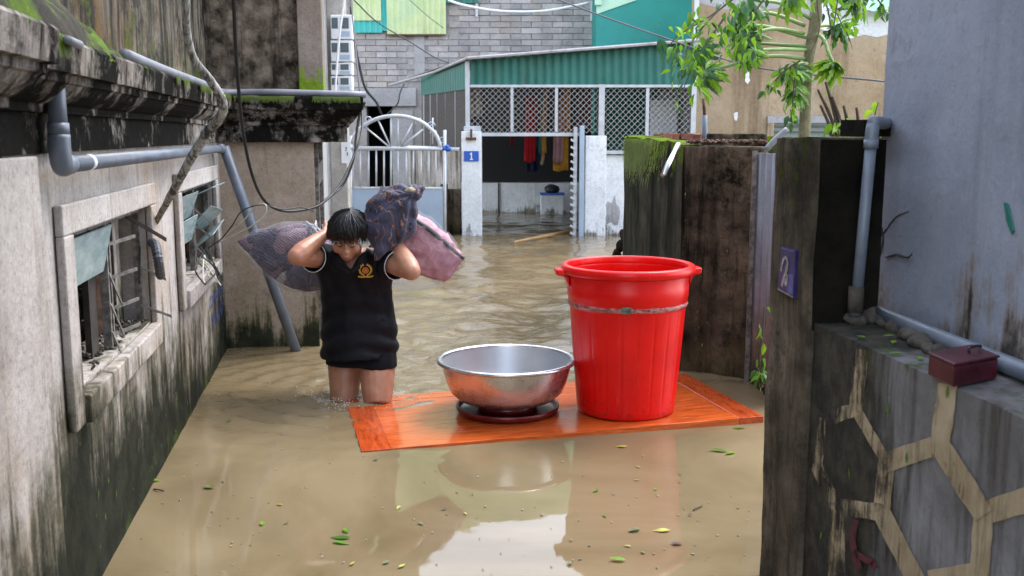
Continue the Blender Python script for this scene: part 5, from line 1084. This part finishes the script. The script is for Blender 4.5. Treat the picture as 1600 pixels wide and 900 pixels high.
named = [(250, 750, 0, 1.3, 1.6, 'bright green leaf floating against the foot of the left wall'), (334, 762, 2, 1.3, 1.2, 'pale curled leaf floating left of centre near the left wall'), (360, 655, 4, .8, None, 'single dark green leaf floating near the left wall below the leaning pipe'),
         (548, 840, 4, 1.4, 1.4, 'largest of the dark green leaf cluster floating at bottom centre left'), (520, 845, 4, 1.2, 4.4, 'left leaf of the dark cluster floating at bottom centre left'), (543, 832, 0, 1.0, .4, 'upright green leaf of the cluster floating at bottom centre left'),
         (1000, 825, 2, 1.3, None, 'olive leaf floating in the red bin reflection, middle bottom'), (1048, 848, 3, 1.2, None, 'dark brown round leaf floating under the red bin reflection'), (1048, 828, 1, 1.5, 1.5, 'long yellow leaf floating right of the red bin reflection'), (978, 875, 0, 1.1, 1.4, 'bright leaf floating lowest in the red bin reflection'),
         (1137, 705, 4, 1.5, 1.3, 'dark leaf floating off the right corner of the door'), (1148, 706, 0, 1.2, 2.2, 'bright leaf overlapping the dark one off the right corner of the door'), (1165, 668, 4, 1.4, 1.5, 'green leaf touching the right tip of the floating door'), (980, 697, 1, 1.2, 1.5, 'yellow leaf floating just below the front edge of the door'),
         (1100, 575, 0, 1.3, 1.2, 'bright leaf floating at the foot of the yard wall')]
for x, y, k, s, a_, lb in named: fleaf(x, y, k, s, a_, lb)
for k in range(34):
    x, y = (random.gauss(1050, 70), random.gauss(730, 60)) if k % 2 else (random.uniform(240, 1180), random.uniform(690, 895))
    if y > 898 or x > 1180: continue
    if y < 712 and 540 < x < 1200: continue
    if x < 160 + (900 - y) * .55 + 15: continue
    fleaf(x, y, random.choice((0, 1, 1, 2, 2, 3, 4)), random.uniform(.4, .8), None, None)
mb = MB()
for k in range(260):
    x, y = random.uniform(190, 1185), random.uniform(560, 898)
    if x < 160 + (900 - y) * .55 + 6 or (595 < y < 712 and 520 < x < 1195) or (y < 640 and 480 < x < 640): continue
    p = onz(x, y, .003); r = random.uniform(.0015, .0045); mb.ball(p, (r * random.uniform(.8, 2.2), r, r * .5), Euler((0, 0, random.random() * 6)).to_matrix(), 5, 4)
stuff(tag(mb.build('floating_specks', plain('pale_scum', (.42, .38, .30), .7, var=.4, scale=60), None), 'tiny pale specks and scum floating on the water', 'debris'))
sb = thing('bamboo_stick', 'split pale bamboo stick floating at the flooded doorway', 'stick', onz(845, 370, .01))
MB().tube(cr([onz(803, 378, .012), onz(845, 370, .02), onz(890, 361, .012)], 5), [.012, .026, .022], 8).build('cane', plain('wet_bamboo', (.46, .27, .11), .5, var=.2), sb)
tw2 = tag(MB().tube(cr([onz(240, 764, .004), onz(248, 765, .008), onz(256, 767, .004)], 4), .003, 5).build('floating_twig', M['twig'], None), 'tiny dark twig floating by the left wall', 'twig')
tw2 = tag(MB().tube(cr([onz(1083, 797, .004), onz(1090, 793, .008), onz(1097, 790, .004)], 4), .003, 5).build('floating_twig', M['twig'], None), 'tiny dark twig floating right of the bin reflection', 'twig')
# leaves stuck on walls and lying on the right low wall
random.seed(66); k = 0
lab2 = ['green leaf lying nearest the pillar on the low wall top', 'second green leaf lying on the low wall top', 'pale green leaf lying mid way on the low wall top', 'bright leaf lying just left of the dark red box', 'leaf lying against the pipe on the low wall top']
for (x, y) in ((1352, 527), (1398, 532), (1410, 551), (1438, 556), (1398, 524)):
    p = onz(x, y, .888); o = bpy.data.objects.new('fallen_leaf', FL[0]); col.objects.link(o); o.location = p; o.rotation_euler = (0, 0, random.uniform(0, 6)); o.scale = (.62,) * 3; tag(o, lab2[k], 'leaf', 'leaves fallen on the low wall'); k += 1
mb = MB()
for k in range(46):
    s, z = random.uniform(-.3, LB - .1), random.uniform(.05, .52); q = L(s, .006, z); l_ = random.uniform(.006, .02); t = V((0, 0, 1)) + LU * random.uniform(-.5, .5); mb.add([q - LU * l_ * .28, q + t * l_, q + LU * l_ * .28, q - t * l_], [(0, 1, 2, 3)])
for (x, y) in ((1390, 640), (1330, 740), (1286, 836), (1484, 612), (1420, 715)):
    q = Rw(x, y) + RN * .006; t = V((random.uniform(-.4, .4) * RV.x, random.uniform(-.4, .4), 1)); mb.add([q - RV * .006, q + t * .016, q + RV * .006, q - t * .016], [(0, 1, 2, 3)])
for k in range(16):
    q = at(random.uniform(1070, 1180), random.uniform(240, 540), 5.68); l_ = random.uniform(.006, .016); mb.add([q - V((l_ * .3, 0, 0)), q + V((random.uniform(-.3, .3) * l_, 0, l_)), q + V((l_ * .3, 0, 0)), q - V((0, 0, l_))], [(0, 1, 2, 3)])
stuff(tag(mb.build('stuck_leaflets', M['leaf_b'], None, fixn=False), 'tiny wet green leaflets stuck to the walls', 'leaflets'))
# ------------------------------------------------------------------ the wading person with bags
def skinmat():
    n = NT('skin'); p = n.pos(); f = n.noise(p, 16, 5, .6); g = n.noise(p, 130, 3, .6); b = n.noise(p, 7, 3)
    c = n.mix(n.ramp(f, [(.35, 0.), (.65, 1.)]), (.36, .165, .10), (.46, .235, .15)); c = n.mix(n.ramp(b, [(.5, 0.), (.7, .5)]), c, (.36, .13, .085))
    n.set(Base_Color=c, Roughness=.42, Specular_IOR_Level=.45, Subsurface_Weight=.12, Subsurface_Radius=(.012, .005, .003), Subsurface_Scale=1.); n.bump(g, .12, .003); return n.m
def fabric(nm, c, rough=.9):
    n = NT(nm); p = n.pos(); f = n.noise(p, 7, 4); g = n.noise(p, 260, 2)
    n.set(Base_Color=n.mix(f, tuple(x * .6 for x in c), c), Roughness=rough, Sheen_Weight=.03, Specular_IOR_Level=.18); n.bump(n.math('ADD', g, n.math('MULTIPLY', n.noise(p, 30, 3), .6)), .15, .004); return n.m
SKIN = skinmat(); SHIRT = fabric('black_jersey', (.0045, .0048, .008), .6); SHORT = fabric('black_shorts_cloth', (.007, .0075, .011))
man = thing('person', 'person in black polo shirt and shorts wading with bags on both shoulders', 'person', V((MANW.x, MANW.y + .1, -.5)))
Y0 = 5.33
hipL, hipR = at(541, 512, Y0), at(588, 512, Y0)
kneeL, kneeR = at(538, 618, Y0 - .10), at(590, 622, Y0 - .20)
ankL, ankR = V((kneeL.x + .01, kneeL.y + .16, -.42)), V((kneeR.x - .01, kneeR.y + .02, -.42))
pel, wst, chs, nkb = at(564, 505, Y0), at(560, 470, Y0 - .03), at(554, 425, Y0 - .08), at(549, 395, Y0 - .14)
shL, shR = at(508, 403, Y0 - .09), at(600, 405, Y0 - .09)
elL, elR = at(463, 401, Y0 - .32), at(643, 424, Y0 - .30)
haL, haR = at(509, 365, Y0 - .13), at(612, 372, Y0 - .10)
hd = at(543, 366, Y0 - .22)                              # head centre
HR = Euler((math.radians(31), math.radians(3), math.radians(5))).to_matrix()
def hp_(x, y, z): return hd + HR @ (V((x, y, z)) * 1.06)
mb = MB()
mb.tube([lerp(hipL, kneeL, t) for t in (-.15, 0, .2, .4, .6, .8, 1, 1.1)], [.06, .1, .104, .1, .093, .085, .076, .07], 16); mb.tube([lerp(hipR, kneeR, t) for t in (-.15, 0, .2, .4, .6, .8, 1, 1.1)], [.06, .095, .100, .102, .098, .089, .078, .07], 16)
mb.capsule(kneeL, ankL, .055, .037); mb.capsule(kneeR, ankR, .056, .037); mb.capsule(ankL, ankL + V((0, -.15, -.05)), .04, .03); mb.capsule(ankR, ankR + V((0, -.15, -.05)), .04, .03)
mb.capsule(hipL, hipR, .10, .10); mb.capsule(pel, wst, .13, .125); mb.ball(wst, (.165, .11, .13)); mb.ball(chs, (.165, .11, .13)); mb.capsule(shL, shR, .062, .062); mb.capsule(nkb + V((0, .02, -.02)), hp_(0, .01, -.06), .058, .052)
# arms taper from shoulder to wrist
def limb(a, b, r): mb.tube([lerp(a, b, t) for t in (0, .15, .35, .6, .85, 1)], r, 12)
limb(shL, elL, [.058, .058, .057, .053, .048, .045]); limb(elL, haL, [.046, .053, .051, .043, .033, .029]); mb.ball(elL, .046); mb.ball(shL, .06)
limb(shR, elR, [.06, .06, .06, .056, .051, .048]); limb(elR, haR, [.048, .055, .052, .044, .034, .03]); mb.ball(elR, .048); mb.ball(shR, .06)
# hands: palm and five bent fingers each, closed over the bag necks
def hand(w_, d, palm_n, sgn):
    d = d.normalized(); s_ = d.cross(palm_n).normalized(); nn = s_.cross(d).normalized(); c = w_ + d * .045
    mb.obox(c, d * .045, s_ * .037, nn * .013); mb.capsule(w_, c, .024, .022)
    for k, (off, ln) in enumerate(((-.029, .062), (-.010, .074), (.010, .070), (.028, .054))):
        b = c + d * .043 + s_ * off; j1 = b + (d * .8 - nn * .35).normalized() * ln * .45; j2 = j1 + (d * .1 - nn * 1.0).normalized() * ln * .33; j3 = j2 + (-d * .6 - nn * .6).normalized() * ln * .28
        mb.tube([b - d * .012, b, lerp(b, j1, .5), j1, lerp(j1, j2, .5), j2, j3], [.0095, .0095, .009, .009, .0085, .008, .006], 8)
    b = c - d * .02 - s_ * .034 * sgn; j1 = b + (d * .5 - s_ * .7 * sgn - nn * .3).normalized() * .036; j2 = j1 + (d * .75 - nn * .6).normalized() * .03; mb.tube([b + s_ * .012 * sgn, b, j1, j2], [.011, .0115, .0105, .007], 8)
hand(haL, (haL - elL).normalized() + V((.25, .1, -.1)), V((.2, -.9, .3)), 1); hand(haR, (haR - elR).normalized() + V((-.2, .1, .1)), V((-.2, -.9, .2)), -1)
# head
mb.ball(hp_(0, .012, .028), (.080, .096, .088), HR); mb.ball(hp_(0, -.035, -.045), (.062, .058, .062), HR); mb.ball(hp_(0, -.062, -.088), (.032, .026, .022), HR)
for s_ in (-1, 1):
    mb.ball(hp_(s_ * .040, -.058, -.035), (.030, .028, .030), HR); mb.ball(hp_(s_ * .05, -.02, -.07), (.022, .035, .026), HR); mb.ball(hp_(s_ * .030, -.082, .018), (.024, .012, .009), HR)
    mb.ball(hp_(s_ * .082, .012, -.012), (.010, .020, .032), HR); mb.ball(hp_(s_ * .013, -.100, -.036), (.010, .010, .008), HR)
mb.capsule(hp_(0, -.088, .008), hp_(0, -.106, -.03), .008, .0115); mb.ball(hp_(0, -.092, -.064), (.022, .011, .007), HR); mb.ball(hp_(0, -.090, -.076), (.019, .011, .007), HR)
body = mb.build('body', SKIN, man); remesh(body, .0062, 5)
# face details
dk = plain('dark_brow_hair', (.008, .007, .007), .5, var=.1, bump=0); lipm = plain('lips', (.26, .075, .06), .45, var=.1, bump=0)
for s_ in (-1, 1):
    mb = MB(); mb.tube(cr([hp_(s_ * .014, -.097, .026), hp_(s_ * .030, -.098, .031), hp_(s_ * .048, -.086, .026)], 4), [.003, .0042, .002], 6); mb.build('eyebrow', dk, man, smooth=True)
    mb = MB(); mb.tube(cr([hp_(s_ * .016, -.094, -.002), hp_(s_ * .030, -.0955, -.0055), hp_(s_ * .044, -.087, -.002)], 5), [.0015, .0032, .0015], 6); mb.build('eye', dk, man, smooth=True)
    mb = MB(); mb.ball(hp_(s_ * .030, -.0865, .002), (.0165, .0085, .009), HR); mb.build('eyelid', SKIN, man, smooth=True)
MB().tube(cr([hp_(-.022, -.094, -.0685), hp_(0, -.1035, -.0695), hp_(.022, -.094, -.0685)], 5), [.002, .0055, .002], 8).build('mouth', lipm, man, smooth=True)
# hair: cap plus many strands falling from the crown
mb = MB(); mb.ball(hp_(0, .022, .042), (.083, .095, .080), HR); mb.ball(hp_(0, .045, .0), (.083, .075, .08), HR); mb.ball(hp_(0, -.033, .068), (.070, .05, .042), HR)
hair = mb.build('hair_cap', dk, man); remesh(hair, .008, 3); hair.name = 'hair'
n = NT('wet_black_hair'); ff = n.noise(n.obj((60, 60, 8)), 3, 4)
n.set(Base_Color=(.006, .006, .0075), Roughness=.36, Specular_IOR_Level=.5); HAIR = n.m; hair.data.materials.clear(); hair.data.materials.append(HAIR)
random.seed(71); mb = MB(); crown = V((.01, .04, .125))
for k in range(760):
    a = random.uniform(0, 2 * math.pi); fr = math.cos(a) < .62 and False
    d = V((math.sin(a), -math.cos(a), 0)); front = max(0, -d.y)
    zend = lerp(-.035, .026, front) + random.uniform(-.02, .026) * (1 + front * .6); off = random.uniform(-.004, .008) - (.02 if random.random() < .12 else 0); pts = []
    for i in range(7):
        t = i / 6; z = lerp(.128, zend, t ** 1.3); th = math.sin(min(1, t * 1.25) * math.pi / 2); rx, ry = (.091 + off) * th, (.103 + off) * th
        pts.append(hp_(.004 + d.x * rx + .009 * math.sin(t * 4 + k), .018 + d.y * (ry + .008 * front * t) + .004 * math.sin(k * 1.7 + t * 3), z + .004 * math.sin(k + t * 5)))
    mb.tube(pts, [.0024, .0028, .0028, .0026, .0022, .0018, .0006], 4, cap=False)
stuff(mb.build('hair_strands', HAIR, hair, smooth=True, fixn=False))
# shirt -------------------------------------------------------------
mb = MB()
def ellr(c, a, b, n_=28, tw=0.): return [c + V((a * math.cos(2 * math.pi * j / n_), b * math.sin(2 * math.pi * j / n_), tw * math.cos(2 * math.pi * j / n_))) for j in range(n_)]
secs = [((561, 585), .205, .175, .07), ((561, 562), .206, .175, .065), ((562, 540), .203, .170, .055), ((562, 515), .196, .158, .04), ((558, 485), .188, .148, .03), ((556, 455), .190, .138, .04), ((554, 430), .192, .130, .07), ((553, 412), .185, .115, .10), ((552, 398), .150, .095, .12), ((550, 390), .085, .075, .135)]
mb.rings([ellr(at(*c, Y0 - dy), a, b) for c, a, b, dy in secs])
slL = lerp(shL, elL, .42); slR = lerp(shR, elR, .50)
mb.tube([shL + (shL - elL) * .35, shL, lerp(shL, elL, .25), slL, lerp(shL, elL, .6)], [.07, .082, .078, .074, .07], 14); mb.tube([shR + (shR - elR) * .35, shR, lerp(shR, elR, .25), slR, lerp(shR, elR, .7)], [.07, .084, .08, .076, .072], 14)
mb.capsule(shL, chs, .075, .1); mb.capsule(shR, chs, .075, .1)
shirt = mb.build('shirt', SHIRT, man); remesh(shirt, .0085, 5)
Wm = world_m(man); Wi = Wm.inverted(); me = shirt.data
for v in me.vertices:
    p = Wm @ v.co; hgt = p.z; e = V((0, 0, 0)); nrm = v.normal
    low_ = max(0, min(1, (.62 - hgt) / .4)); dx = p.x - wst.x
    # drooping swags across the belly, drag folds from the shoulders, creases at the sleeves
    sw = math.sin((hgt + 1.9 * dx * dx - .10 * dx) * 62 + 1.5 * nz(p, 4)) * (.45 + .55 * nz(p, 3, 4))
    dg_ = math.sin((dx * 52) + 2.2 * nz(p, 5, 2) + hgt * 7) * max(0, min(1, (hgt - .35) / .25))
    v.co += nrm * (.015 * sw * low_ + .008 * dg_ + .012 * nz(p, 8, 6) + .005 * nz(p, 19, 9))
hemz = at(560, 560, Y0 - .13).z
def sdir(a, b): return (b - a).normalized()
dL, dR = sdir(shL, elL), sdir(shR, elR)
neck_c = at(547, 398, Y0 - .16)
bm = bmesh.new(); bm.from_mesh(me); kill = []
for f in bm.faces:
    p = Wm @ f.calc_center_median(); dx = p.x - neck_c.x
    cut = p.z < hemz + .012 * math.sin((p.x - wst.x) * 9 + .6) - .02 * (p.x - wst.x)
    cut |= (p - slL).dot(dL) > 0 and p.x < shL.x + .02; cut |= (p - slR).dot(dR) > 0 and p.x > shR.x - .02
    vneck = p.z > neck_c.z - .075 + abs(dx - .008) * 1.5 and abs(dx) < .075 and p.y < neck_c.y + .03
    cut |= vneck or (p.z > neck_c.z + .015 and abs(dx) < .085)
    if cut: kill.append(f)
bmesh.ops.delete(bm, geom=kill, context='FACES')
def relax(bm, it=8):
    for _k in range(it):
        bv = [v for v in bm.verts if v.is_boundary]; new = {}
        for v in bv:
            nb = [e.other_vert(v) for e in v.link_edges if e.is_boundary]
            if len(nb) == 2: new[v] = v.co * .4 + (nb[0].co + nb[1].co) * .3
        for v, c in new.items(): v.co = c
relax(bm); bm.to_mesh(me); bm.free()
m = shirt.modifiers.new('s', 'SOLIDIFY'); m.thickness = .005; m.offset = 1
# collar flaps and sleeve piping
for s_ in (-1, 1):
    a = V((neck_c.x + .008, neck_c.y - .085, neck_c.z - .080)); b = V((neck_c.x + s_ * .062, neck_c.y - .035, neck_c.z - .005)); c = V((neck_c.x + s_ * .080, neck_c.y + .04, neck_c.z + .022))
    mb = MB(); pp = cr([a, b, c], 5); rs = [[p_, p_ + V((s_ * .022, -.012, -.022)) * min(1, .35 + i * .12), p_ + V((s_ * .036, -.004, -.042)) * min(1, .3 + i * .12)] for i, p_ in enumerate(pp)]
    mb.rings(rs, cap=False, closed=False).build('collar', SHIRT, man, smooth=True, solid=.004)
for (c, d, r, x) in ((slL, dL, .0775, 0), (slR, dR, .079, 0)):
    a = d.orthogonal().normalized(); b = d.cross(a); ring = [c + d * .001 + a * r * math.cos(t) + b * r * math.sin(t) for t in np.linspace(0, 2 * math.pi, 28)]
    MB().tube(ring, .0022, 5, cap=False).build('sleeve_piping', M['whitep'], man, smooth=True)
# chest emblem lying on the cloth
ec = at(571, 423, Y0 - .25); ez = 0
dgr = bpy.context.evaluated_depsgraph_get(); dgr.update()
hit, loc, nrm, _i = shirt.evaluated_get(dgr).ray_cast(Wi @ CAM, ((Wi.to_3x3() @ ray(571, 422)).normalized()))
if hit: ec = Wm @ loc; en = (Wm.to_3x3() @ nrm).normalized()
else: en = V((0, -1, 0))
if en.y > 0: en = -en
en = (en + V((0, -1.5, 0))).normalized()
ex = V((1, 0, 0)); ex = (ex - en * ex.dot(en)).normalized(); ey = en.cross(ex); ey = ey if ey.z > 0 else -ey
GOLD = plain('gold_thread', (.62, .34, .03), .45, .2, var=.25, scale=160); REDT = plain('red_thread', (.45, .02, .02), .6, var=.1)
emb = bpy.data.objects.new('chest_emblem', None); col.objects.link(emb); emb.parent = man; emb.location = Wi @ ec
def Eq(x, y, k=0.): return ec + ex * x * .036 + ey * y * .036 + en * (.006 + k)
for s_ in (-1, 1):
    mb = MB()
    for i in range(9):
        t = lerp(-1.25, 1.15, i / 8); c = (s_ * .82 * math.cos(t), .78 * math.sin(t)); tx, ty = -s_ * math.sin(t), math.cos(t); nx, ny = c[0] * .28, c[1] * .28
        mb.poly([Eq(c[0] - tx * .1, c[1] - ty * .1, .0005), Eq(c[0] + nx, c[1] + ny + .12, .001), Eq(c[0] + tx * .2, c[1] + ty * .2, .0005), Eq(c[0] - nx * .8, c[1] - ny * .8 + .1, .001)])
    stuff(mb.build('wreath', GOLD, emb, fixn=False))
MB().poly([Eq(.46 * math.cos(t), .46 * math.sin(t), .001) for t in np.linspace(0, 2 * math.pi, 24, endpoint=False)]).build('shield_ring', GOLD, emb)
MB().poly([Eq(.36 * math.cos(t), .36 * math.sin(t), .0016) for t in np.linspace(0, 2 * math.pi, 24, endpoint=False)]).build('shield', REDT, emb)
MB().poly([Eq((.26 if i % 2 == 0 else .105) * math.sin(math.pi * i / 5), (.26 if i % 2 == 0 else .105) * math.cos(math.pi * i / 5), .0022) for i in range(10)]).build('star', GOLD, emb)
MB().poly([Eq(x, y, .001) for x, y in ((-1.1, -.75), (-.5, -.88), (0, -.8), (.5, -.88), (1.1, -.75), (1.05, -1.0), (.5, -1.1), (0, -1.05), (-.5, -1.1), (-1.05, -1.0))]).build('ribbon', GOLD, emb)
# shorts
mb = MB(); mb.rings([ellr(at(563, 566, Y0 - .07), .188, .155), ellr(at(563, 530, Y0 - .04), .178, .14), ellr(at(563, 495, Y0), .165, .12)]); 
mb.capsule(hipL, lerp(hipL, kneeL, .55), .106, .104); mb.capsule(hipR, lerp(hipR, kneeR, .55), .108, .112)
shorts = mb.build('shorts', SHORT, man); remesh(shorts, .009, 4); bm = bmesh.new(); bm.from_mesh(shorts.data); sz_ = at(560, 562, Y0).z - .006
bmesh.ops.delete(bm, geom=[f for f in bm.faces if (Wm @ f.calc_center_median()).z < sz_], context='FACES'); relax(bm); bm.to_mesh(shorts.data); bm.free(); m = shorts.modifiers.new('s', 'SOLIDIFY'); m.thickness = .004
# ------------------------------------------------------------------ bags
def bagloft(axis, rad, seg=40, wr=.012, o=0., ex_=1.0, fr=9):
    """axis points with (half height, half depth); view-facing cross sections"""
    pp = cr(axis, 6); n_ = len(pp); rs = []
    for i, p in enumerate(pp):
        t = i / (n_ - 1); d = (pp[min(i + 1, n_ - 1)] - pp[max(i - 1, 0)]).normalized(); up = V((0, -.12, 1)); up = (up - d * up.dot(d)).normalized(); sd_ = d.cross(up)
        a = np.interp(t, np.linspace(0, 1, len(rad)), [r[0] for r in rad]); b = np.interp(t, np.linspace(0, 1, len(rad)), [r[1] for r in rad]); ring = []
        for j in range(seg):
            th = 2 * math.pi * j / seg; cx_, sy_ = math.cos(th), math.sin(th); k = (abs(cx_) ** 2.6 + abs(sy_) ** 2.6) ** (-1 / 2.6)
            q = p + up * a * cx_ * k + sd_ * b * sy_ * k; nn = (q - p).normalized()
            ring.append(q + nn * wr * (nz(q, fr, o) + .6 * nz(q, fr * 2.3, o + 4)) * min(1, a / .05))
        rs.append(ring)
    return rs
def knit():
    n = NT('packed_dark_clothes'); p = n.pos(); w_ = n.node('TexWave', props=dict(wave_type='BANDS', bands_direction='DIAGONAL'), Vector=p, Scale=34., Distortion=3., Detail=1.)
    wp = n.node('VectorMath', props=dict(operation='MULTIPLY_ADD'), _0=n.node('TexNoise', out=1, Vector=p, Scale=5., Detail=2.), _1=(.35, .35, .35), _2=p)
    v = n.node('TexVoronoi', out=1, Vector=wp, Scale=6.5); r = n.node('SeparateXYZ', out=0, _0=v); e = n.node('TexVoronoi', props=dict(feature='DISTANCE_TO_EDGE'), Vector=wp, Scale=6.5)
    c = n.ramp(r, [(0., (.06, .045, .09)), (.3, (.18, .09, .135)), (.5, (.11, .105, .19)), (.68, (.26, .15, .19)), (.82, (.04, .04, .055)), (.92, (.5, .49, .49))], 'CONSTANT')
    c = n.mix(n.math('MULTIPLY', w_, .35), c, (.02, .015, .028)); c = n.mix(n.ramp(e, [(0., .75), (.06, 0.)]), c, (.012, .01, .018))
    n.set(Base_Color=c, Roughness=.9); n.bump(n.math('ADD', n.math('MULTIPLY', w_, .2), n.ramp(e, [(0., 0.), (.2, 1.)])), .7, .03); return n.m
def film(nm, tint, alpha, rough=.22):
    n = NT(nm); p = n.pos(); f = n.noise(p, 11, 5, .65, 1.2); w_ = n.noise(n.pos((1, 1, 2.5)), 18, 4, .6, 2.)
    n.set(Base_Color=tint, Roughness=rough, Alpha=n.ramp(f, [(.35, alpha * .6), (.68, alpha * 1.35)]), Specular_IOR_Level=.7); n.bump(n.math('ADD', f, w_), 1., .035); return n.m
lb = thing('clothes_bag', 'clear plastic sack of dark clothes carried over the shoulder at left', 'bag', at(450, 400, Y0 + .08))
YB = Y0 + .06
ax = [at(371, 377, YB + .02), at(398, 383, YB + .02), at(430, 392, YB), at(465, 400, YB), at(500, 403, YB + .02), at(526, 385, YB + .02), at(532, 368, YB)]
outer = [(.006, .004), (.095, .05), (.160, .10), (.195, .13), (.195, .135), (.12, .10), (.03, .03)]
MB().rings(bagloft(ax, [(max(.002, a - .018), max(.002, b - .014)) for a, b in outer], wr=.012, o=2., fr=8)).build('clothes', knit(), lb, smooth=True)
MB().rings(bagloft(ax, outer, wr=.010, o=5., fr=11)).build('plastic_film', film('clear_sack_film', (.70, .69, .78), .2), lb, smooth=True)
mb = MB(); random.seed(77)
for k in range(9):
    a = at(random.uniform(492, 512), random.uniform(362, 372), YB - .20); b = at(random.uniform(470, 515), random.uniform(342, 352), YB - .12); mb.tube(cr([a, lerp(a, b, .5) + V((0, -.01, .01)), b], 4), [.004, .009, .004], 6, flat=.4)
mb.build('gathered_neck', film('gathered_film', (.7, .7, .76), .7), lb, smooth=True)
# pink quilt in clear bag
pk = thing('quilt_bag', 'pink quilt packed in a clear zipped bag carried at right', 'bag', at(660, 385, Y0 + .05))
YP = Y0 + .02
ax = [at(606, 350, YP + .02), at(622, 360, YP), at(648, 378, YP), at(676, 398, YP), at(700, 415, YP + .01), at(708, 421, YP + .02)]
outer = [(.09, .05), (.145, .10), (.155, .115), (.145, .11), (.112, .085), (.085, .05)]
def quilt():
    n = NT('pink_quilt'); p = n.pos(); f = n.noise(p, 9, 5, .6, .8); v = n.node('TexVoronoi', Vector=p, Scale=16.)
    n.set(Base_Color=n.mix(n.ramp(f, [(.35, 0.), (.65, 1.)]), (.33, .13, .175), (.54, .29, .34)), Roughness=.6); n.bump(n.math('ADD', v, f), .6, .025); return n.m
MB().rings(bagloft(ax, [(a - .012, b - .01) for a, b in outer], wr=.018, o=12., fr=14)).build('quilt', quilt(), pk, smooth=True)
MB().rings(bagloft(ax, outer, wr=.013, o=15., fr=16)).build('plastic_film', film('clear_quilt_film', (.72, .68, .72), .14, .16), pk, smooth=True)
top = [at(634, 336, YP - .085), at(652, 345, YP - .095), at(672, 359, YP - .10), at(694, 378, YP - .085), at(712, 394, YP - .06), at(724, 404, YP - .02)]
MB().tube(cr(top, 5), [.013, .014, .014, .012, .009], 8, flat=.35).jitter(.002, 30).build('zip_seam', M['black'], pk, smooth=True)
mb = MB(); mb.rings([[at(700, 412, YP - .03), at(708, 420, YP - .01), at(712, 424, YP + .02)], [at(722, 408, YP - .01), at(724, 412, YP), at(724, 416, YP + .02)]], cap=False, closed=False)
mb.rings([[at(668, 428, YP - .04), at(678, 432, YP - .02), at(690, 430, YP)], [at(676, 440, YP - .02), at(685, 446, YP - .01), at(692, 438, YP)]], cap=False, closed=False); mb.build('film_corner', film('film_flap', (.7, .7, .74), .4), pk, smooth=True)
# navy bundle
nb_ = thing('navy_bundle', 'navy cloth bundle with thin orange pattern lines beside the head', 'bundle', at(608, 345, Y0 - .12))
YN = Y0 - .17
mb = MB(); mb.ball(at(606, 340, YN), (.125, .10, .135)); mb.ball(at(598, 362, YN - .02), (.095, .085, .11)); mb.ball(at(620, 325, YN), (.11, .085, .10)); mb.ball(at(588, 345, YN), (.075, .08, .12)); mb.capsule(at(620, 312, YN), at(645, 302, YN), .075, .045); mb.capsule(at(640, 303, YN), at(660, 295, YN), .04, .014); mb.capsule(at(600, 300, YN), at(632, 296, YN), .035, .025)
mb.capsule(at(600, 372, YN - .05), at(594, 390, YN - .07), .055, .03); mb.capsule(at(594, 388, YN - .07), at(589, 403, YN - .07), .028, .012); mb.ball(at(628, 350, YN), (.07, .08, .10))
nvo = mb.build('cloth', plain('tmp', (0, 0, 0)), nb_); remesh(nvo, .0075, 4); Wn = world_m(nb_)
c0_, c1_ = at(606, 345, YN), at(650, 300, YN)
for v in nvo.data.vertices:
    p = Wn @ v.co; r = p - at(648, 302, YN); a = math.atan2(r.z, r.x); dist = r.length
    v.co += v.normal * (.017 * math.sin(a * 12 + 3 * nz(p, 5)) * min(1, dist / .12) * (.6 + .6 * nz(p, 4, 3)) + .009 * nz(p, 10, 5) + .003 * nz(p, 24, 2))
def navy():
    n = NT('navy_patterned_cloth'); p = n.pos(); d = n.noise(p, 9, 3, .6); 
    ln_ = 0.
    for sc_, dr_, sd_ in ((7., 'DIAGONAL', 0.), (9., 'X', 5.)):
        w_ = n.node('TexWave', props=dict(wave_type='BANDS', bands_direction=dr_, wave_profile='TRI'), Vector=n.pos((1, 1, .55), (sd_, 0, 0)), Scale=sc_, Distortion=9., Detail=2., _4=2.2, _5=.6)
        ln_ = n.math('MAXIMUM', ln_, n.math('MULTIPLY', n.ramp(w_, [(.90, 0.), (.96, 1.)]), n.ramp(n.noise(n.pos(off=(sd_, 1, 2)), 7, 3), [(.45, 0.), (.55, 1.)])))
    c = n.mix(n.ramp(d, [(.35, 0.), (.65, 1.)]), (.020, .020, .042), (.038, .038, .078)); n.set(Base_Color=n.mix(ln_, c, (.30, .13, .05)), Roughness=.75, Sheen_Weight=.15); n.bump(d, .3, .01); return n.m
nvo.data.materials.clear(); nvo.data.materials.append(navy())
MB().ball(at(641, 297, YN - .03), (.03, .02, .013)).jitter(.008, 40).build('lining', plain('cream_lining', (.5, .42, .28), .8, var=.3, scale=50), nb_, smooth=True)
# foam and splash where the legs break the surface
mb = MB(); random.seed(81)
for k in range(160):
    c = (kneeL, kneeR)[k % 2]; a = random.uniform(0, 6.28); rr = .075 + abs(random.gauss(0, .09)); x, y = c.x + rr * math.cos(a) * 1.3, c.y + .04 + rr * math.sin(a)
    r = random.uniform(.001, .0035); mb.ball((x, y, .002 + abs(random.gauss(0, .006)) + (.02 * random.random() if random.random() < .08 else 0)), r, None, 5, 4)
for k in range(110):
    p = dFL + E1 * abs(random.gauss(0, .1)) * .4 - E1 * abs(random.gauss(0, .05)) + E2 * random.gauss(-.06, .09); r = random.uniform(.001, .0032); mb.ball((p.x, p.y, .004 + abs(random.gauss(0, .010))), r, None, 5, 4)
n = NT('foam'); n.set(Base_Color=(.75, .72, .66), Roughness=.15, Specular_IOR_Level=.6)
stuff(tag(mb.build('splash', n.m, None, smooth=True), 'small droplets and foam round the wading legs', 'splash'))
